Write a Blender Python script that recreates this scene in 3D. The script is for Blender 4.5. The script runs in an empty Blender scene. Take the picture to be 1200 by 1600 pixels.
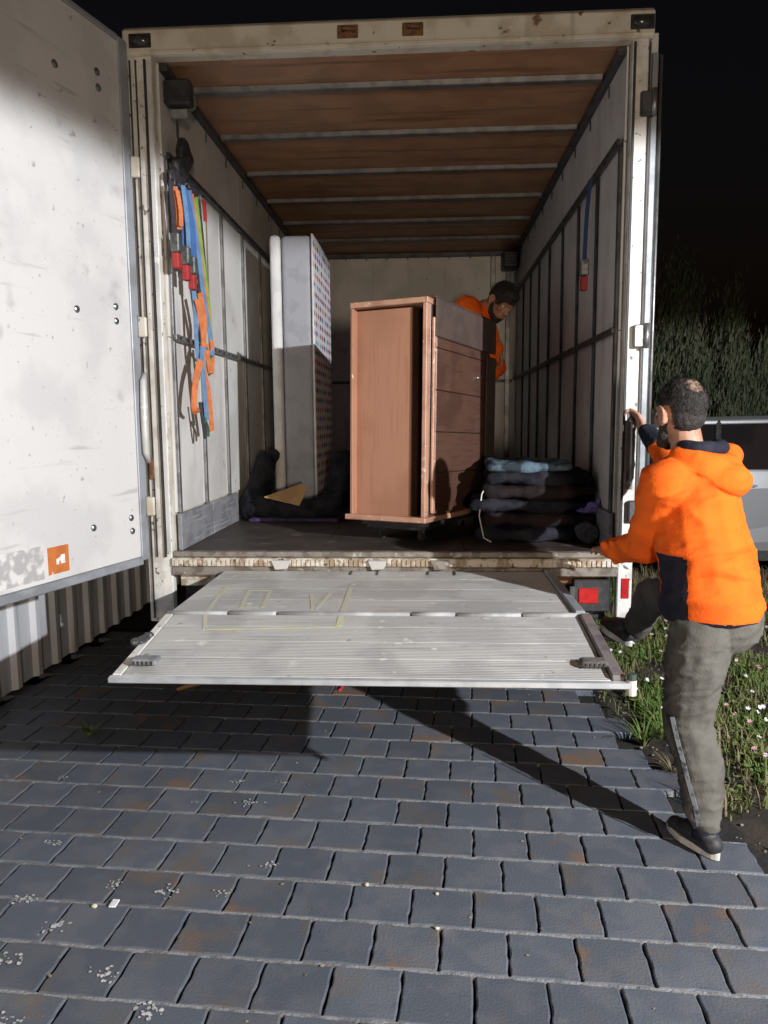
import bpy, bmesh, math, random
from mathutils import Vector, Matrix, noise
random.seed(7)
R = math.radians
SC = bpy.context.scene
COL = SC.collection

# ------------------------------------------------------------------ camera
cd = bpy.data.cameras.new('camera'); cam = bpy.data.objects.new('camera', cd); COL.objects.link(cam)
cd.sensor_fit = 'VERTICAL'; cd.sensor_height = 36; cd.lens = 1165*36/1600
cd.clip_start = .05; cd.clip_end = 400
ya, pi_, ro = -.058, .121, -.008
fw = Vector((math.sin(ya)*math.cos(pi_), math.cos(ya)*math.cos(pi_), -math.sin(pi_)))
r0 = Vector((math.cos(ya), -math.sin(ya), 0)); u0 = r0.cross(fw)
rr = r0*math.cos(ro)+u0*math.sin(ro); uu = u0*math.cos(ro)-r0*math.sin(ro)
cam.matrix_world = Matrix(((rr.x, uu.x, -fw.x, .185), (rr.y, uu.y, -fw.y, -3.845), (rr.z, uu.z, -fw.z, 1.648), (0, 0, 0, 1)))
SC.camera = cam
# ------------------------------------------------------------------ world: night sky
w = bpy.data.worlds.new('World'); SC.world = w; w.use_nodes = True
nt = w.node_tree; bg = nt.nodes['Background']
sky = nt.nodes.new('ShaderNodeTexSky'); sky.sky_type = 'NISHITA'; sky.sun_disc = False
sky.sun_elevation = R(-3); sky.sun_rotation = R(150)
nt.links.new(sky.outputs[0], bg.inputs[0]); bg.inputs[1].default_value = .06
# ------------------------------------------------------------------ lamps (a yard flood and a weak warm lamp behind the camera, added as low fill for header and ceiling)
ld = bpy.data.lights.new('flood_lamp', 'SPOT'); ld.energy = 2950; ld.color = (.965, .98, 1)
ld.spot_size = R(179); ld.spot_blend = .035; ld.shadow_soft_size = .045
lo = bpy.data.objects.new('flood_lamp', ld); COL.objects.link(lo); lo.location = (4.4, -4.9, 3.10)
pd = bpy.data.lights.new('warm_fill_lamp', 'AREA'); pd.shape = 'DISK'; pd.size = .5; pd.energy = 165; pd.color = (1, .80, .60)
po = bpy.data.objects.new('warm_fill_lamp', pd); COL.objects.link(po); po.location = (1.2, -7.5, 1.5)
po.rotation_euler = (Vector((-.1, 1, 2.4))-Vector(po.location)).to_track_quat('-Z', 'Y').to_euler()
# ------------------------------------------------------------------ exposure
SC.view_settings.view_transform = 'Standard'; SC.view_settings.look = 'None'
SC.view_settings.gamma = 1; SC.view_settings.exposure = 0; SC.view_settings.use_curve_mapping = False

# ================================================================== materials
def lin(c):
    return tuple(((v/255)/12.92 if v/255 <= .04045 else ((v/255+.055)/1.055)**2.4) for v in c)
MATS = {}
def mat(name, c, rough=.6, c2=None, scale=4, metal=0, bump=0, bscale=60, spot=None, streak=None, rnd=0, spec=.5, detail=6, thr=(.45, .6), coords='Object', emit=None):
    """c base, c2 noise partner, spot=(colour, scale, lo, hi), streak=(colour, (sx,sy,sz), lo, hi)"""
    if name in MATS: return MATS[name]
    m = bpy.data.materials.new(name); m.use_nodes = True; n = m.node_tree; N = n.nodes; Lk = n.links
    b = N['Principled BSDF']; b.inputs['Roughness'].default_value = rough; b.inputs['Metallic'].default_value = metal
    b.inputs['Specular IOR Level'].default_value = spec
    tc = N.new('ShaderNodeTexCoord')
    def ramp(vec, sc, lo, hi, mapsc=None, det=detail):
        t = N.new('ShaderNodeTexNoise'); t.inputs['Scale'].default_value = sc; t.inputs['Detail'].default_value = det
        src = tc.outputs[coords]
        if mapsc:
            mp = N.new('ShaderNodeMapping'); mp.inputs['Scale'].default_value = mapsc; Lk.new(src, mp.inputs[0]); src = mp.outputs[0]
        if rnd:
            oi = N.new('ShaderNodeObjectInfo'); ad = N.new('ShaderNodeVectorMath'); ad.operation = 'ADD'
            ml = N.new('ShaderNodeMath'); ml.operation = 'MULTIPLY'; ml.inputs[1].default_value = 37
            Lk.new(oi.outputs['Random'], ml.inputs[0]); Lk.new(src, ad.inputs[0]); Lk.new(ml.outputs[0], ad.inputs[1]); src = ad.outputs[0]
        Lk.new(src, t.inputs['Vector'])
        mr = N.new('ShaderNodeMapRange'); mr.inputs[1].default_value = lo; mr.inputs[2].default_value = hi
        mr.interpolation_type = 'SMOOTHSTEP'
        Lk.new(t.outputs[0], mr.inputs[0]); return mr.outputs[0]
    def mix(a, colr, f):
        x = N.new('ShaderNodeMix'); x.data_type = 'RGBA'; Lk.new(f, x.inputs[0])
        if isinstance(a, tuple): x.inputs[6].default_value = (*a, 1)
        else: Lk.new(a, x.inputs[6])
        x.inputs[7].default_value = (*colr, 1); return x.outputs[2]
    cur = tuple(c)
    if c2: cur = mix(cur, c2, ramp(None, scale, *thr))
    if streak: cur = mix(cur, streak[0], ramp(None, 1, streak[2], streak[3], streak[1]))
    if spot:
        for s in (spot if isinstance(spot, list) else [spot]): cur = mix(cur, s[0], ramp(None, s[1], s[2], s[3]))
    if rnd and not isinstance(cur, tuple):
        oi = N.new('ShaderNodeObjectInfo'); h = N.new('ShaderNodeHueSaturation')
        mr = N.new('ShaderNodeMapRange'); mr.inputs[3].default_value = 1-rnd; mr.inputs[4].default_value = 1+rnd
        Lk.new(oi.outputs['Random'], mr.inputs[0]); Lk.new(mr.outputs[0], h.inputs['Value']); Lk.new(cur, h.inputs['Color']); cur = h.outputs[0]
    if isinstance(cur, tuple): b.inputs['Base Color'].default_value = (*cur, 1)
    else: Lk.new(cur, b.inputs['Base Color'])
    if bump:
        t = N.new('ShaderNodeTexNoise'); t.inputs['Scale'].default_value = bscale; t.inputs['Detail'].default_value = 5
        Lk.new(tc.outputs[coords], t.inputs['Vector'])
        bp = N.new('ShaderNodeBump'); bp.inputs['Strength'].default_value = bump; bp.inputs['Distance'].default_value = .01
        Lk.new(t.outputs[0], bp.inputs['Height']); Lk.new(bp.outputs[0], b.inputs['Normal'])
    if emit: b.inputs['Emission Color'].default_value = (*emit[0], 1); b.inputs['Emission Strength'].default_value = emit[1]
    MATS[name] = m; return m

WHITE = mat('door_white', (.585, .575, .57), .5, (.52, .515, .515), 3, spot=[((.30, .29, .29), 16, .66, .73), ((.34, .32, .30), 55, .67, .74), ((.42, .41, .41), 5, .62, .75)], streak=((.43, .42, .41), (2, 2, 22), .62, .74), bump=.05, bscale=30)
PANEL = mat('panel_white', (.64, .63, .61), .5, (.54, .53, .51), 2.2, spot=[((.30, .29, .29), 11, .67, .75), ((.36, .33, .30), 40, .70, .78)], streak=((.48, .46, .45), (9, 9, 1.2), .55, .72), bump=.06, bscale=25)
CREAM = mat('cream_paint', (.56, .52, .44), .5, (.44, .39, .30), 6, spot=[((.16, .085, .045), 9, .64, .70), ((.10, .09, .08), 28, .66, .72)], streak=((.36, .32, .24), (14, 14, 1), .6, .75), bump=.15, bscale=40)
POSTW = mat('post_white', (.66, .64, .60), .5, (.52, .49, .44), 8, spot=[((.17, .11, .07), 11, .66, .71), ((.12, .11, .10), 34, .64, .70)], bump=.2, bscale=40)
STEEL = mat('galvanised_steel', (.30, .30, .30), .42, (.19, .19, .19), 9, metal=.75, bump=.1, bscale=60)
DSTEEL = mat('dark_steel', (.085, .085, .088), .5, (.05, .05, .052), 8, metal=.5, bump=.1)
ALU = mat('worn_aluminium', (.56, .55, .53), .55, (.45, .445, .43), 3.5, metal=.2, spot=[((.72, .70, .66), 14, .64, .72), ((.28, .26, .23), 22, .66, .74)], streak=((.40, .395, .38), (1.5, 30, 1), .55, .7), bump=.1, bscale=60)
TRIM = mat('grey_trim', (.33, .35, .38), .45, (.25, .26, .28), 6, metal=.3, bump=.08)
SEAL = mat('black_rubber', (.018, .018, .018), .6, (.03, .03, .03), 20)
BLACKP = mat('black_plastic', (.016, .016, .018), .5, (.03, .03, .03), 30, bump=.1)
PLYC = mat('brown_ceiling_ply', (.34, .185, .10), .5, (.28, .15, .082), 5, streak=((.17, .088, .046), (1, 12, 12), .5, .7), bump=.05)
RIB = mat('ceiling_rib_metal', (.17, .165, .16), .5, (.12, .115, .11), 12, metal=.5, bump=.15, bscale=30)
PLYF = mat('floor_ply', (.055, .042, .034), .5, (.035, .028, .024), 4, spot=[((.12, .10, .085), 9, .60, .72), ((.15, .13, .11), 45, .68, .76)], bump=.2, bscale=30)
KICK = mat('grey_kickboard', (.22, .225, .24), .6, (.16, .165, .18), 12, streak=((.30, .30, .31), (3, 3, 60), .55, .7), bump=.15)
SILL = mat('rusty_cream_sill', (.55, .50, .42), .6, (.28, .21, .14), 16, spot=[((.08, .06, .045), 25, .58, .66)], bump=.3, bscale=60)
SILLD = mat('weathered_steel_lip', (.20, .175, .15), .6, (.12, .095, .075), 14, spot=[((.36, .33, .28), 30, .62, .7)], bump=.3, bscale=60)
REDR = mat('red_reflector', (.42, .012, .012), .3, (.34, .01, .01), 30)
LENS = mat('dark_lens', (.03, .028, .03), .2, (.05, .05, .05), 20)
BOLT = mat('zinc_bolt', (.24, .26, .25), .35, (.16, .17, .17), 40, metal=.8)
RUST = mat('rust', (.17, .075, .03), .8, (.09, .045, .02), 30, bump=.4)
FENCE = mat('fence_steel', (.56, .57, .60), .45, (.50, .51, .54), 3, metal=.1, streak=((.33, .33, .34), (10, 10, .8), .55, .75), bump=.03)
SOIL = mat('soil', (.040, .030, .022), .95, (.022, .018, .013), 6, spot=((.12, .10, .075), 30, .62, .72), bump=.8, bscale=25)
SAND = mat('joint_sand', (.25, .25, .255), .95, (.15, .15, .155), 20, spot=((.22, .21, .20), 40, .60, .7), bump=.6, bscale=90)
BED = mat('dark_bedding', (.012, .012, .012), .95, (.02, .018, .016), 30, bump=.5)
PAVER = mat('slate_grey_paver', (.090, .101, .124), .60, (.112, .120, .138), 7, rnd=.12, spot=[((.125, .106, .092), 3.6, .54, .76), ((.16, .15, .15), 9, .66, .80), ((.15, .14, .14), 30, .70, .78)], bump=.22, bscale=120, spec=.4)
PAVER2 = mat('brown_stained_paver', (.090, .100, .120), .62, (.112, .118, .132), 7, rnd=.12, spot=[((.165, .112, .080), 5.5, .48, .70), ((.15, .12, .10), 45, .62, .74)], bump=.25, bscale=120, spec=.4)
SPLAT = mat('white_splat', (.55, .54, .53), .8, (.35, .34, .33), 40)
ORANGE = mat('orange_fleece', (.90, .145, .012), .85, (.80, .115, .010), 5, bump=.25, bscale=160, spec=.2)
NAVY = mat('navy_fleece', (.016, .017, .028), .85, (.024, .024, .036), 20, bump=.3, bscale=160, spec=.2)
TROUS = mat('grey_trouser', (.120, .112, .098), .85, (.090, .084, .074), 9, bump=.3, bscale=140, spec=.2)
DTROUS = mat('dark_trouser', (.02, .02, .024), .85, (.03, .03, .034), 9, bump=.3, bscale=140, spec=.2)
SKIN = mat('skin', (.44, .235, .155), .55, (.36, .18, .115), 14, bump=.08, bscale=120)
HAIR = mat('black_hair', (.020, .017, .015), .75, (.038, .032, .028), 60, bump=.8, bscale=150)
SHOE = mat('black_shoe', (.02, .02, .022), .6, (.035, .035, .035), 30, bump=.2)
SOLE = mat('white_sole', (.62, .60, .56), .6, (.48, .46, .42), 20)
WOODP = mat('pink_brown_board', (.36, .175, .105), .55, (.30, .140, .082), 1.8, streak=((.31, .148, .088), (60, 60, 1.5), .5, .7), spot=((.62, .48, .38), 24, .72, .76), bump=.1, bscale=90)
WOODE = mat('pale_worn_edge', (.44, .24, .16), .5, (.34, .17, .11), 9, spot=((.60, .46, .36), 30, .64, .7), bump=.15)
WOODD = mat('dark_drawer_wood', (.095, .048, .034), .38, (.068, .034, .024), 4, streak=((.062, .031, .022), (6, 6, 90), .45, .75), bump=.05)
GREYCOV = mat('grey_cover', (.066, .042, .033), .85, (.052, .034, .027), 8, bump=.3)
BLANK = mat('dark_blanket', (.013, .014, .019), .95, (.024, .024, .030), 9, bump=.6, bscale=90, spec=.1)
BLANKB = mat('brown_blanket', (.024, .017, .018), .95, (.016, .013, .014), 9, bump=.6, bscale=90, spec=.1)
BLANKC = mat('pale_blue_blanket', (.10, .15, .19), .95, (.03, .04, .05), 9, bump=.6, bscale=90, spec=.1)
PURP = mat('purple_blanket', (.040, .032, .062), .95, (.075, .055, .14), 9, bump=.6, bscale=90, spec=.1)
CARD = mat('cardboard', (.42, .26, .11), .8, (.36, .21, .085), 8, bump=.1)
MWHITE = mat('mattress_white', (.62, .62, .62), .85, (.54, .54, .55), 10, bump=.2)
MGREY = mat('mattress_grey', (.30, .305, .335), .85, (.26, .265, .29), 10, bump=.3, bscale=60)
CARP = mat('silver_car_paint', (.36, .37, .39), .3, (.33, .34, .36), 2, metal=.5)
GLASS = mat('dark_car_glass', (.012, .010, .011), .12, (.02, .014, .014), 2)
TYRE = mat('tyre', (.018, .018, .018), .85, (.026, .026, .026), 20, bump=.4)
GRASS = mat('grass_green', (.10, .16, .035), .7, (.15, .17, .055), 5, spec=.3)
DRYG = mat('dry_grass', (.22, .18, .11), .8, (.12, .10, .06), 6, spec=.2)
LEAF = mat('conifer_leaf', (.062, .076, .044), .85, (.092, .100, .062), 2, spec=.2)
BARK = mat('bark', (.06, .045, .035), .9, (.035, .028, .022), 20, bump=.8)
FLW = mat('daisy_white', (.75, .72, .74), .7, (.70, .55, .62), 3)
FLP = mat('daisy_pink', (.62, .28, .38), .7, (.70, .45, .52), 8)
GRAV = mat('gravel', (.20, .18, .155), .9, (.11, .10, .09), 25, bump=.4)
def flat(name, c, rough=.7): return mat(name, c, rough, tuple(v*.8 for v in c), 25, bump=.15, bscale=200)
S_OR = flat('strap_orange', (.56, .17, .06)); S_BL = flat('strap_blue', (.045, .12, .32)); S_LB = flat('strap_light_blue', (.12, .22, .38))
S_GR = flat('strap_green', (.22, .32, .06)); S_DK = flat('strap_dark', (.035, .03, .04)); S_RD = flat('handle_red', (.33, .025, .025)); S_BG = flat('strap_olive', (.16, .14, .07))
S_TE = flat('strap_teal', (.03, .10, .06)); YEL = mat('worn_yellow_paint', (.54, .50, .24), .6, (.50, .49, .42), 24, thr=(.38, .54)); STK = mat('orange_sticker', (.50, .15, .035), .6, (.42, .12, .03), 20, spot=((.66, .60, .56), 26, .62, .68))
SCUFF = mat('scuffed_grey_label', (.36, .35, .35), .7, (.60, .59, .58), 22, thr=(.42, .6)); LOGO = flat('white_print', (.75, .75, .75))

# deck ridges: fine cross lines as relief
def ridged(name, base):
    m = base.copy(); m.name = name; N = m.node_tree.nodes; Lk = m.node_tree.links
    b = N['Principled BSDF']; tc = N.new('ShaderNodeTexCoord'); wv = N.new('ShaderNodeTexWave'); wv.bands_direction = 'Y'
    wv.inputs['Scale'].default_value = 26; wv.inputs['Distortion'].default_value = .3
    bp = N.new('ShaderNodeBump'); bp.inputs['Strength'].default_value = .32; bp.inputs['Distance'].default_value = .004
    old = b.inputs['Normal'].links[0].from_socket if b.inputs['Normal'].links else None
    Lk.new(tc.outputs['Object'], wv.inputs[0]); Lk.new(wv.outputs[1], bp.inputs['Height'])
    if old: Lk.new(old, bp.inputs['Normal'])
    Lk.new(bp.outputs[0], b.inputs['Normal']); return m
DECK = ridged('ridged_deck', ALU)
# printed mattress cover: rows of small coloured diamonds
def printed():
    m = bpy.data.materials.new('printed_mattress_cover'); m.use_nodes = True; N = m.node_tree.nodes; Lk = m.node_tree.links; b = N['Principled BSDF']
    b.inputs['Roughness'].default_value = .85
    tc = N.new('ShaderNodeTexCoord'); mp = N.new('ShaderNodeMapping'); mp.inputs['Scale'].default_value = (0, 10, 15); Lk.new(tc.outputs['Object'], mp.inputs[0])
    fl = N.new('ShaderNodeVectorMath'); fl.operation = 'FLOOR'; Lk.new(mp.outputs[0], fl.inputs[0])
    fr = N.new('ShaderNodeVectorMath'); fr.operation = 'FRACTION'; Lk.new(mp.outputs[0], fr.inputs[0])
    sb = N.new('ShaderNodeVectorMath'); sb.operation = 'SUBTRACT'; sb.inputs[1].default_value = (.0, .5, .5); Lk.new(fr.outputs[0], sb.inputs[0])
    ab = N.new('ShaderNodeVectorMath'); ab.operation = 'ABSOLUTE'; Lk.new(sb.outputs[0], ab.inputs[0])
    sx = N.new('ShaderNodeSeparateXYZ'); Lk.new(ab.outputs[0], sx.inputs[0])
    ad = N.new('ShaderNodeMath'); Lk.new(sx.outputs[1], ad.inputs[0]); Lk.new(sx.outputs[2], ad.inputs[1])
    lt = N.new('ShaderNodeMath'); lt.operation = 'LESS_THAN'; lt.inputs[1].default_value = .40; Lk.new(ad.outputs[0], lt.inputs[0])
    wn = N.new('ShaderNodeTexWhiteNoise'); Lk.new(fl.outputs[0], wn.inputs['Vector'])
    cr = N.new('ShaderNodeValToRGB'); cr.color_ramp.interpolation = 'CONSTANT'
    cols = [(.03, .05, .25), (.10, .30, .42), (.35, .03, .10), (.55, .20, .05), (.10, .05, .25), (.30, .50, .55), (.02, .02, .03)]
    e = cr.color_ramp.elements
    while len(e) < len(cols): e.new(.5)
    for k, c in enumerate(cols): e[k].position = k/len(cols); e[k].color = (*c, 1)
    Lk.new(wn.outputs[0], cr.inputs[0])
    mx = N.new('ShaderNodeMix'); mx.data_type = 'RGBA'; mx.inputs[6].default_value = (.62, .60, .62, 1)
    Lk.new(lt.outputs[0], mx.inputs[0]); Lk.new(cr.outputs[0], mx.inputs[7]); Lk.new(mx.outputs[2], b.inputs['Base Color'])
    return m
PRINT = printed()

# ================================================================== mesh helpers
def tag(o, label=None, cat=None, group=None, kind=None):
    if label: o['label'] = label
    if cat: o['category'] = cat
    if group: o['group'] = group
    if kind: o['kind'] = kind
    return o
def wloc(o):
    v = Vector((0, 0, 0))
    while o: v += Vector(o.location); o = o.parent
    return v
def thing(name, label, cat, loc, group=None):
    o = bpy.data.objects.new(name, None); COL.objects.link(o); o.location = loc; o.empty_display_size = .1
    return tag(o, label, cat, group)
class MB:
    def __init__(s): s.v = []; s.f = []
    def add(s, vs, fs):
        k = len(s.v); s.v += [tuple(v) for v in vs]; s.f += [tuple(i+k for i in f) for f in fs]; return s
    def box(s, x0, x1, y0, y1, z0, z1, M=None):
        vs = [Vector((x, y, z)) for x in (x0, x1) for y in (y0, y1) for z in (z0, z1)]
        if M: vs = [M @ v for v in vs]
        return s.add(vs, [(0, 1, 3, 2), (4, 6, 7, 5), (0, 4, 5, 1), (2, 3, 7, 6), (0, 2, 6, 4), (1, 5, 7, 3)])
    def prism(s, pts, axis, a, b):
        """polygon pts (2D) extruded along axis from a to b; axis x: pts=(y,z), y: (x,z), z: (x,y)"""
        mk = {'x': lambda p, t: (t, p[0], p[1]), 'y': lambda p, t: (p[0], t, p[1]), 'z': lambda p, t: (p[0], p[1], t)}[axis]
        n = len(pts); vs = [mk(p, a) for p in pts]+[mk(p, b) for p in pts]
        return s.add(vs, [tuple(range(n))[::-1], tuple(range(n, 2*n))]+[(i, (i+1) % n, n+(i+1) % n, n+i) for i in range(n)])
    def tube(s, P, rad, n=10, caps=True, sq=1, up=None):
        P = [Vector(p) for p in P]; rad = rad if isinstance(rad, (list, tuple)) else [rad]*len(P)
        rings = []; prev = None
        for i, p in enumerate(P):
            t = (P[min(i+1, len(P)-1)]-P[max(i-1, 0)]).normalized()
            a = prev if prev is not None else (Vector(up) if up else (Vector((0, 0, 1)) if abs(t.z) < .9 else Vector((1, 0, 0))))
            a = (a-t*a.dot(t)).normalized(); prev = a; b = t.cross(a)
            rings.append([p+(a*math.cos(k*math.tau/n)+b*math.sin(k*math.tau/n)*sq)*rad[i] for k in range(n)])
        vs = [v for r in rings for v in r]; fs = []
        for i in range(len(P)-1):
            for k in range(n): fs.append((i*n+k, i*n+(k+1) % n, (i+1)*n+(k+1) % n, (i+1)*n+k))
        if caps: fs += [tuple(range(n))[::-1], tuple(range((len(P)-1)*n, len(P)*n))]
        return s.add(vs, fs)
    def ball(s, c, r, nu=14, nv=9, M=None):
        r = r if isinstance(r, (list, tuple)) else (r, r, r); c = Vector(c); vs = []; fs = []
        for j in range(1, nv):
            th = math.pi*j/nv
            for i in range(nu):
                ph = math.tau*i/nu; v = Vector((r[0]*math.sin(th)*math.cos(ph), r[1]*math.sin(th)*math.sin(ph), r[2]*math.cos(th)))
                vs.append(c+(M @ v if M else v))
        t = Vector((0, 0, r[2])); a = len(vs); vs += [c+(M @ t if M else t), c-(M @ t if M else t)]
        for j in range(nv-2):
            for i in range(nu): fs.append((j*nu+i, (j+1)*nu+i, (j+1)*nu+(i+1) % nu, j*nu+(i+1) % nu))
        for i in range(nu): fs += [(a, i, (i+1) % nu), (a+1, (nv-2)*nu+(i+1) % nu, (nv-2)*nu+i)]
        return s.add(vs, fs)
    def cap(s, p, q, r1, r2, n=14):
        """tapered capsule"""
        p, q = Vector(p), Vector(q); t = (q-p).normalized(); P = []; rd = []
        for k in range(5): a = math.pi/2*(k+.35)/5; P.append(p-t*r1*math.cos(a)); rd.append(r1*math.sin(a))
        P.append(p); rd.append(r1); P.append(q); rd.append(r2)
        for k in range(4, -1, -1): a = math.pi/2*(k+.35)/5; P.append(q+t*r2*math.cos(a)); rd.append(r2*math.sin(a))
        return s.tube(P, rd, n)
    def chain(s, pts):
        """pts: (x,y,z,r)"""
        for a, b in zip(pts, pts[1:]): s.cap(a[:3], b[:3], a[3], b[3])
        return s
    def mesh(s, name, off=Vector((0, 0, 0)), bevel=0, seg=1, smooth=False):
        me = bpy.data.meshes.new(name); me.from_pydata([tuple(Vector(v)-off) for v in s.v], [], s.f); me.validate()
        bm = bmesh.new(); bm.from_mesh(me); bmesh.ops.recalc_face_normals(bm, faces=bm.faces)
        if bevel:
            es = [e for e in bm.edges if len(e.link_faces) == 2 and e.calc_face_angle(0) > .5]
            bmesh.ops.bevel(bm, geom=es, offset=bevel, segments=seg, affect='EDGES', profile=.5, clamp_overlap=True)
        if smooth:
            for f in bm.faces: f.smooth = True
        bm.to_mesh(me); bm.free(); return me
    def build(s, name, m, parent=None, bevel=0, seg=1, smooth=False):
        me = s.mesh(name, wloc(parent) if parent else Vector((0, 0, 0)), bevel, seg, smooth)
        me.materials.append(m); o = bpy.data.objects.new(name, me); COL.objects.link(o); o.parent = parent; return o
    def organic(s, name, m, parent=None, voxel=.008, it=4, fac=.6, disp=None, fn=None):
        """fuse overlapping closed shapes into ONE continuous smooth skin; disp=(strength, size) folds"""
        off = wloc(parent) if parent else Vector((0, 0, 0))
        me = bpy.data.meshes.new(name+'_src'); me.from_pydata([tuple(Vector(v)-off) for v in s.v], [], s.f)
        bm = bmesh.new(); bm.from_mesh(me)
        # wind every shell outwards
        bmesh.ops.recalc_face_normals(bm, faces=bm.faces); bm.to_mesh(me); bm.free()
        o = bpy.data.objects.new(name+'_src', me); COL.objects.link(o)
        md = o.modifiers.new('r', 'REMESH'); md.mode = 'VOXEL'; md.voxel_size = voxel; md.use_smooth_shade = True
        sm = o.modifiers.new('s', 'SMOOTH'); sm.iterations = it; sm.factor = fac
        if disp:
            for k, (st, sz) in enumerate(disp):
                tx = bpy.data.textures.new(name+'_fold', 'CLOUDS'); tx.noise_scale = sz; tx.noise_depth = 1
                dm = o.modifiers.new('d', 'DISPLACE'); dm.texture = tx; dm.strength = st; dm.mid_level = .5; dm.texture_coords = 'LOCAL'
        bpy.context.view_layer.update()
        dg = bpy.context.evaluated_depsgraph_get(); out = bpy.data.meshes.new_from_object(o.evaluated_get(dg)); out.name = name
        bpy.data.objects.remove(o)
        if fn: fn(out, off)
        for p in out.polygons: p.use_smooth = True
        out.materials.clear(); out.materials.append(m)
        r = bpy.data.objects.new(name, out); COL.objects.link(r); r.parent = parent; return r
def dup(o, loc, parent, rot=None, name=None):
    c = o.copy(); COL.objects.link(c); c.parent = parent; c.location = loc
    if rot: c.rotation_euler = rot
    return c
def lerp(a, b, t): return a+(b-a)*t
def frame(org, ang):  # local -> world about z
    return Matrix.Translation(org) @ Matrix.Rotation(ang, 4, 'Z')

# ================================================================== ground, verge, driveway
def structure(name, mb, m, **k): return tag(mb.build(name, m, None, **k), kind='structure')
structure('ground', MB().box(-150, 150, -60, 200, -.35, -.075), SOIL)
def edge_x(y):
    T = [(-9, 3.2), (-1.9, 2.6), (-1.35, 1.95), (-1.18, 1.55), (-.95, 1.40), (-.34, 1.262), (.5, 1.18), (1.2, 1.15), (9, 1.15)]
    for (a, xa), (b, xb) in zip(T, T[1:]):
        if a <= y <= b: return lerp(xa, xb, (y-a)/(b-a))
    return 1.15
# verge: bumpy soil sheet
def verge():
    mb = MB(); nx, ny = 60, 80; vs = []
    for j in range(ny+1):
        y = -3.2+10.2*j/ny
        for i in range(nx+1):
            x0 = edge_x(y); x = x0-.05+(9-x0)*(i/nx)**1.5
            d = x-x0; z = -.03+.05*min(max(d, 0), 1)+.05*noise.noise(Vector((x*2.2, y*2.2, 0)))+.02*noise.noise(Vector((x*8, y*8, 3)))
            if d < .02: z = -.045
            vs.append((x, y, z))
    fs = [(j*(nx+1)+i, j*(nx+1)+i+1, (j+1)*(nx+1)+i+1, (j+1)*(nx+1)+i) for j in range(ny) for i in range(nx)]
    mb.add(vs, fs); return mb
structure('verge', verge(), SOIL, smooth=True)
drive = structure('driveway', MB().box(-2.42, 3.4, -9, 9, -.07, -.034), BED)
# pavers
def paver_mesh(k):
    rnd = random.Random(k); L, Wd, ch = .2055, .1940, .0055; n = 8
    def side(a, b, amp):
        return [Vector((lerp(a[0], b[0], t/n), lerp(a[1], b[1], t/n))) for t in range(n)]
    base = side((-L/2, -Wd/2), (L/2, -Wd/2), 0)+side((L/2, -Wd/2), (L/2, Wd/2), 0)+side((L/2, Wd/2), (-L/2, Wd/2), 0)+side((-L/2, Wd/2), (-L/2, -Wd/2), 0)
    ph = rnd.random()*6; out = []
    for p in base:
        wx = .0013*math.sin(p.y*34+1.2)+.0016*math.sin(p.y*70+ph)+.0010*math.sin(p.y*170+ph*3); wy = .0012*math.sin(p.x*38+ph)+.001*math.sin(p.x*95+ph)+.0008*math.sin(p.x*210+ph*2)
        out.append(Vector((p.x+wx+rnd.uniform(-.0008, .0008), p.y+wy+rnd.uniform(-.0008, .0008))))
    m = len(out); vs = []
    for z, s in ((-.034, 0), (-.006, 0), (-.0018, .0022), (0, ch)):
        for p in out:
            sx = max(0, 1-s*2/L); sy = max(0, 1-s*2/Wd); vs.append((p.x*sx, p.y*sy, z+(rnd.uniform(-.0006, .0006) if z else 0)))
    fs = []
    for r in range(3):
        for i in range(m): fs.append((r*m+i, r*m+(i+1) % m, (r+1)*m+(i+1) % m, (r+1)*m+i))
    fs.append(tuple(range(3*m, 4*m)))
    me = bpy.data.meshes.new('paver'); me.from_pydata(vs, [], fs)
    me.materials.append(PAVER if k % 4 else PAVER2)
    return me
PM = [paver_mesh(k) for k in range(8)]
rotp = -.056
spots = []
for j in range(-22, 18):
    for i in range(-16, 20):
        lx = (i+(.5 if j % 2 else 0))*.2125; ly = j*.2035
        x = .118+lx*math.cos(rotp)-ly*math.sin(rotp); y = -1.671+lx*math.sin(rotp)+ly*math.cos(rotp)
        if x < -2.34 or x > edge_x(y)-.03 or y > 1.9 or y < -4.6: continue
        spots.append((x, y, j))
def vis(x, y):
    d = Vector((x, y, 0))-Vector((.185, -3.845, 1.648)); z = d.dot(fw)
    return z > .2 and abs(d.dot(rr)/z) < .56 and abs(d.dot(uu)/z) < .72
near = sorted([s for s in spots if vis(s[0], s[1])], key=lambda s: (s[0]-.18)**2+(s[1]+3.8)**2)[:296]
nset = set(near); far_bm = MB()
RP = random.Random(3)
for (x, y, j) in spots:
    k = RP.randrange(8); k = k if not (k % 4 == 0 and RP.random() < .35) else k+1
    rz = rotp+RP.uniform(-.006, .006)+(math.pi if RP.random() < .0 else 0); tx, ty = RP.uniform(-.010, .010), RP.uniform(-.010, .010); dz = RP.uniform(-.0012, .0012)
    if (x, y, j) in nset:
        o = bpy.data.objects.new('paver', PM[k]); COL.objects.link(o); o.parent = drive; o.location = (x+RP.uniform(-.001, .001), y+RP.uniform(-.001, .001), dz); o.rotation_euler = (tx, ty, rz)
    else:
        Mx = Matrix.Translation((x, y, dz)) @ Matrix.Rotation(rz, 4, 'Z')
        far_bm.add([Mx @ v.co for v in PM[k].vertices], [tuple(p.vertices) for p in PM[k].polygons])
tag(far_bm.build('paving', PAVER, drive), kind='stuff')
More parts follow.
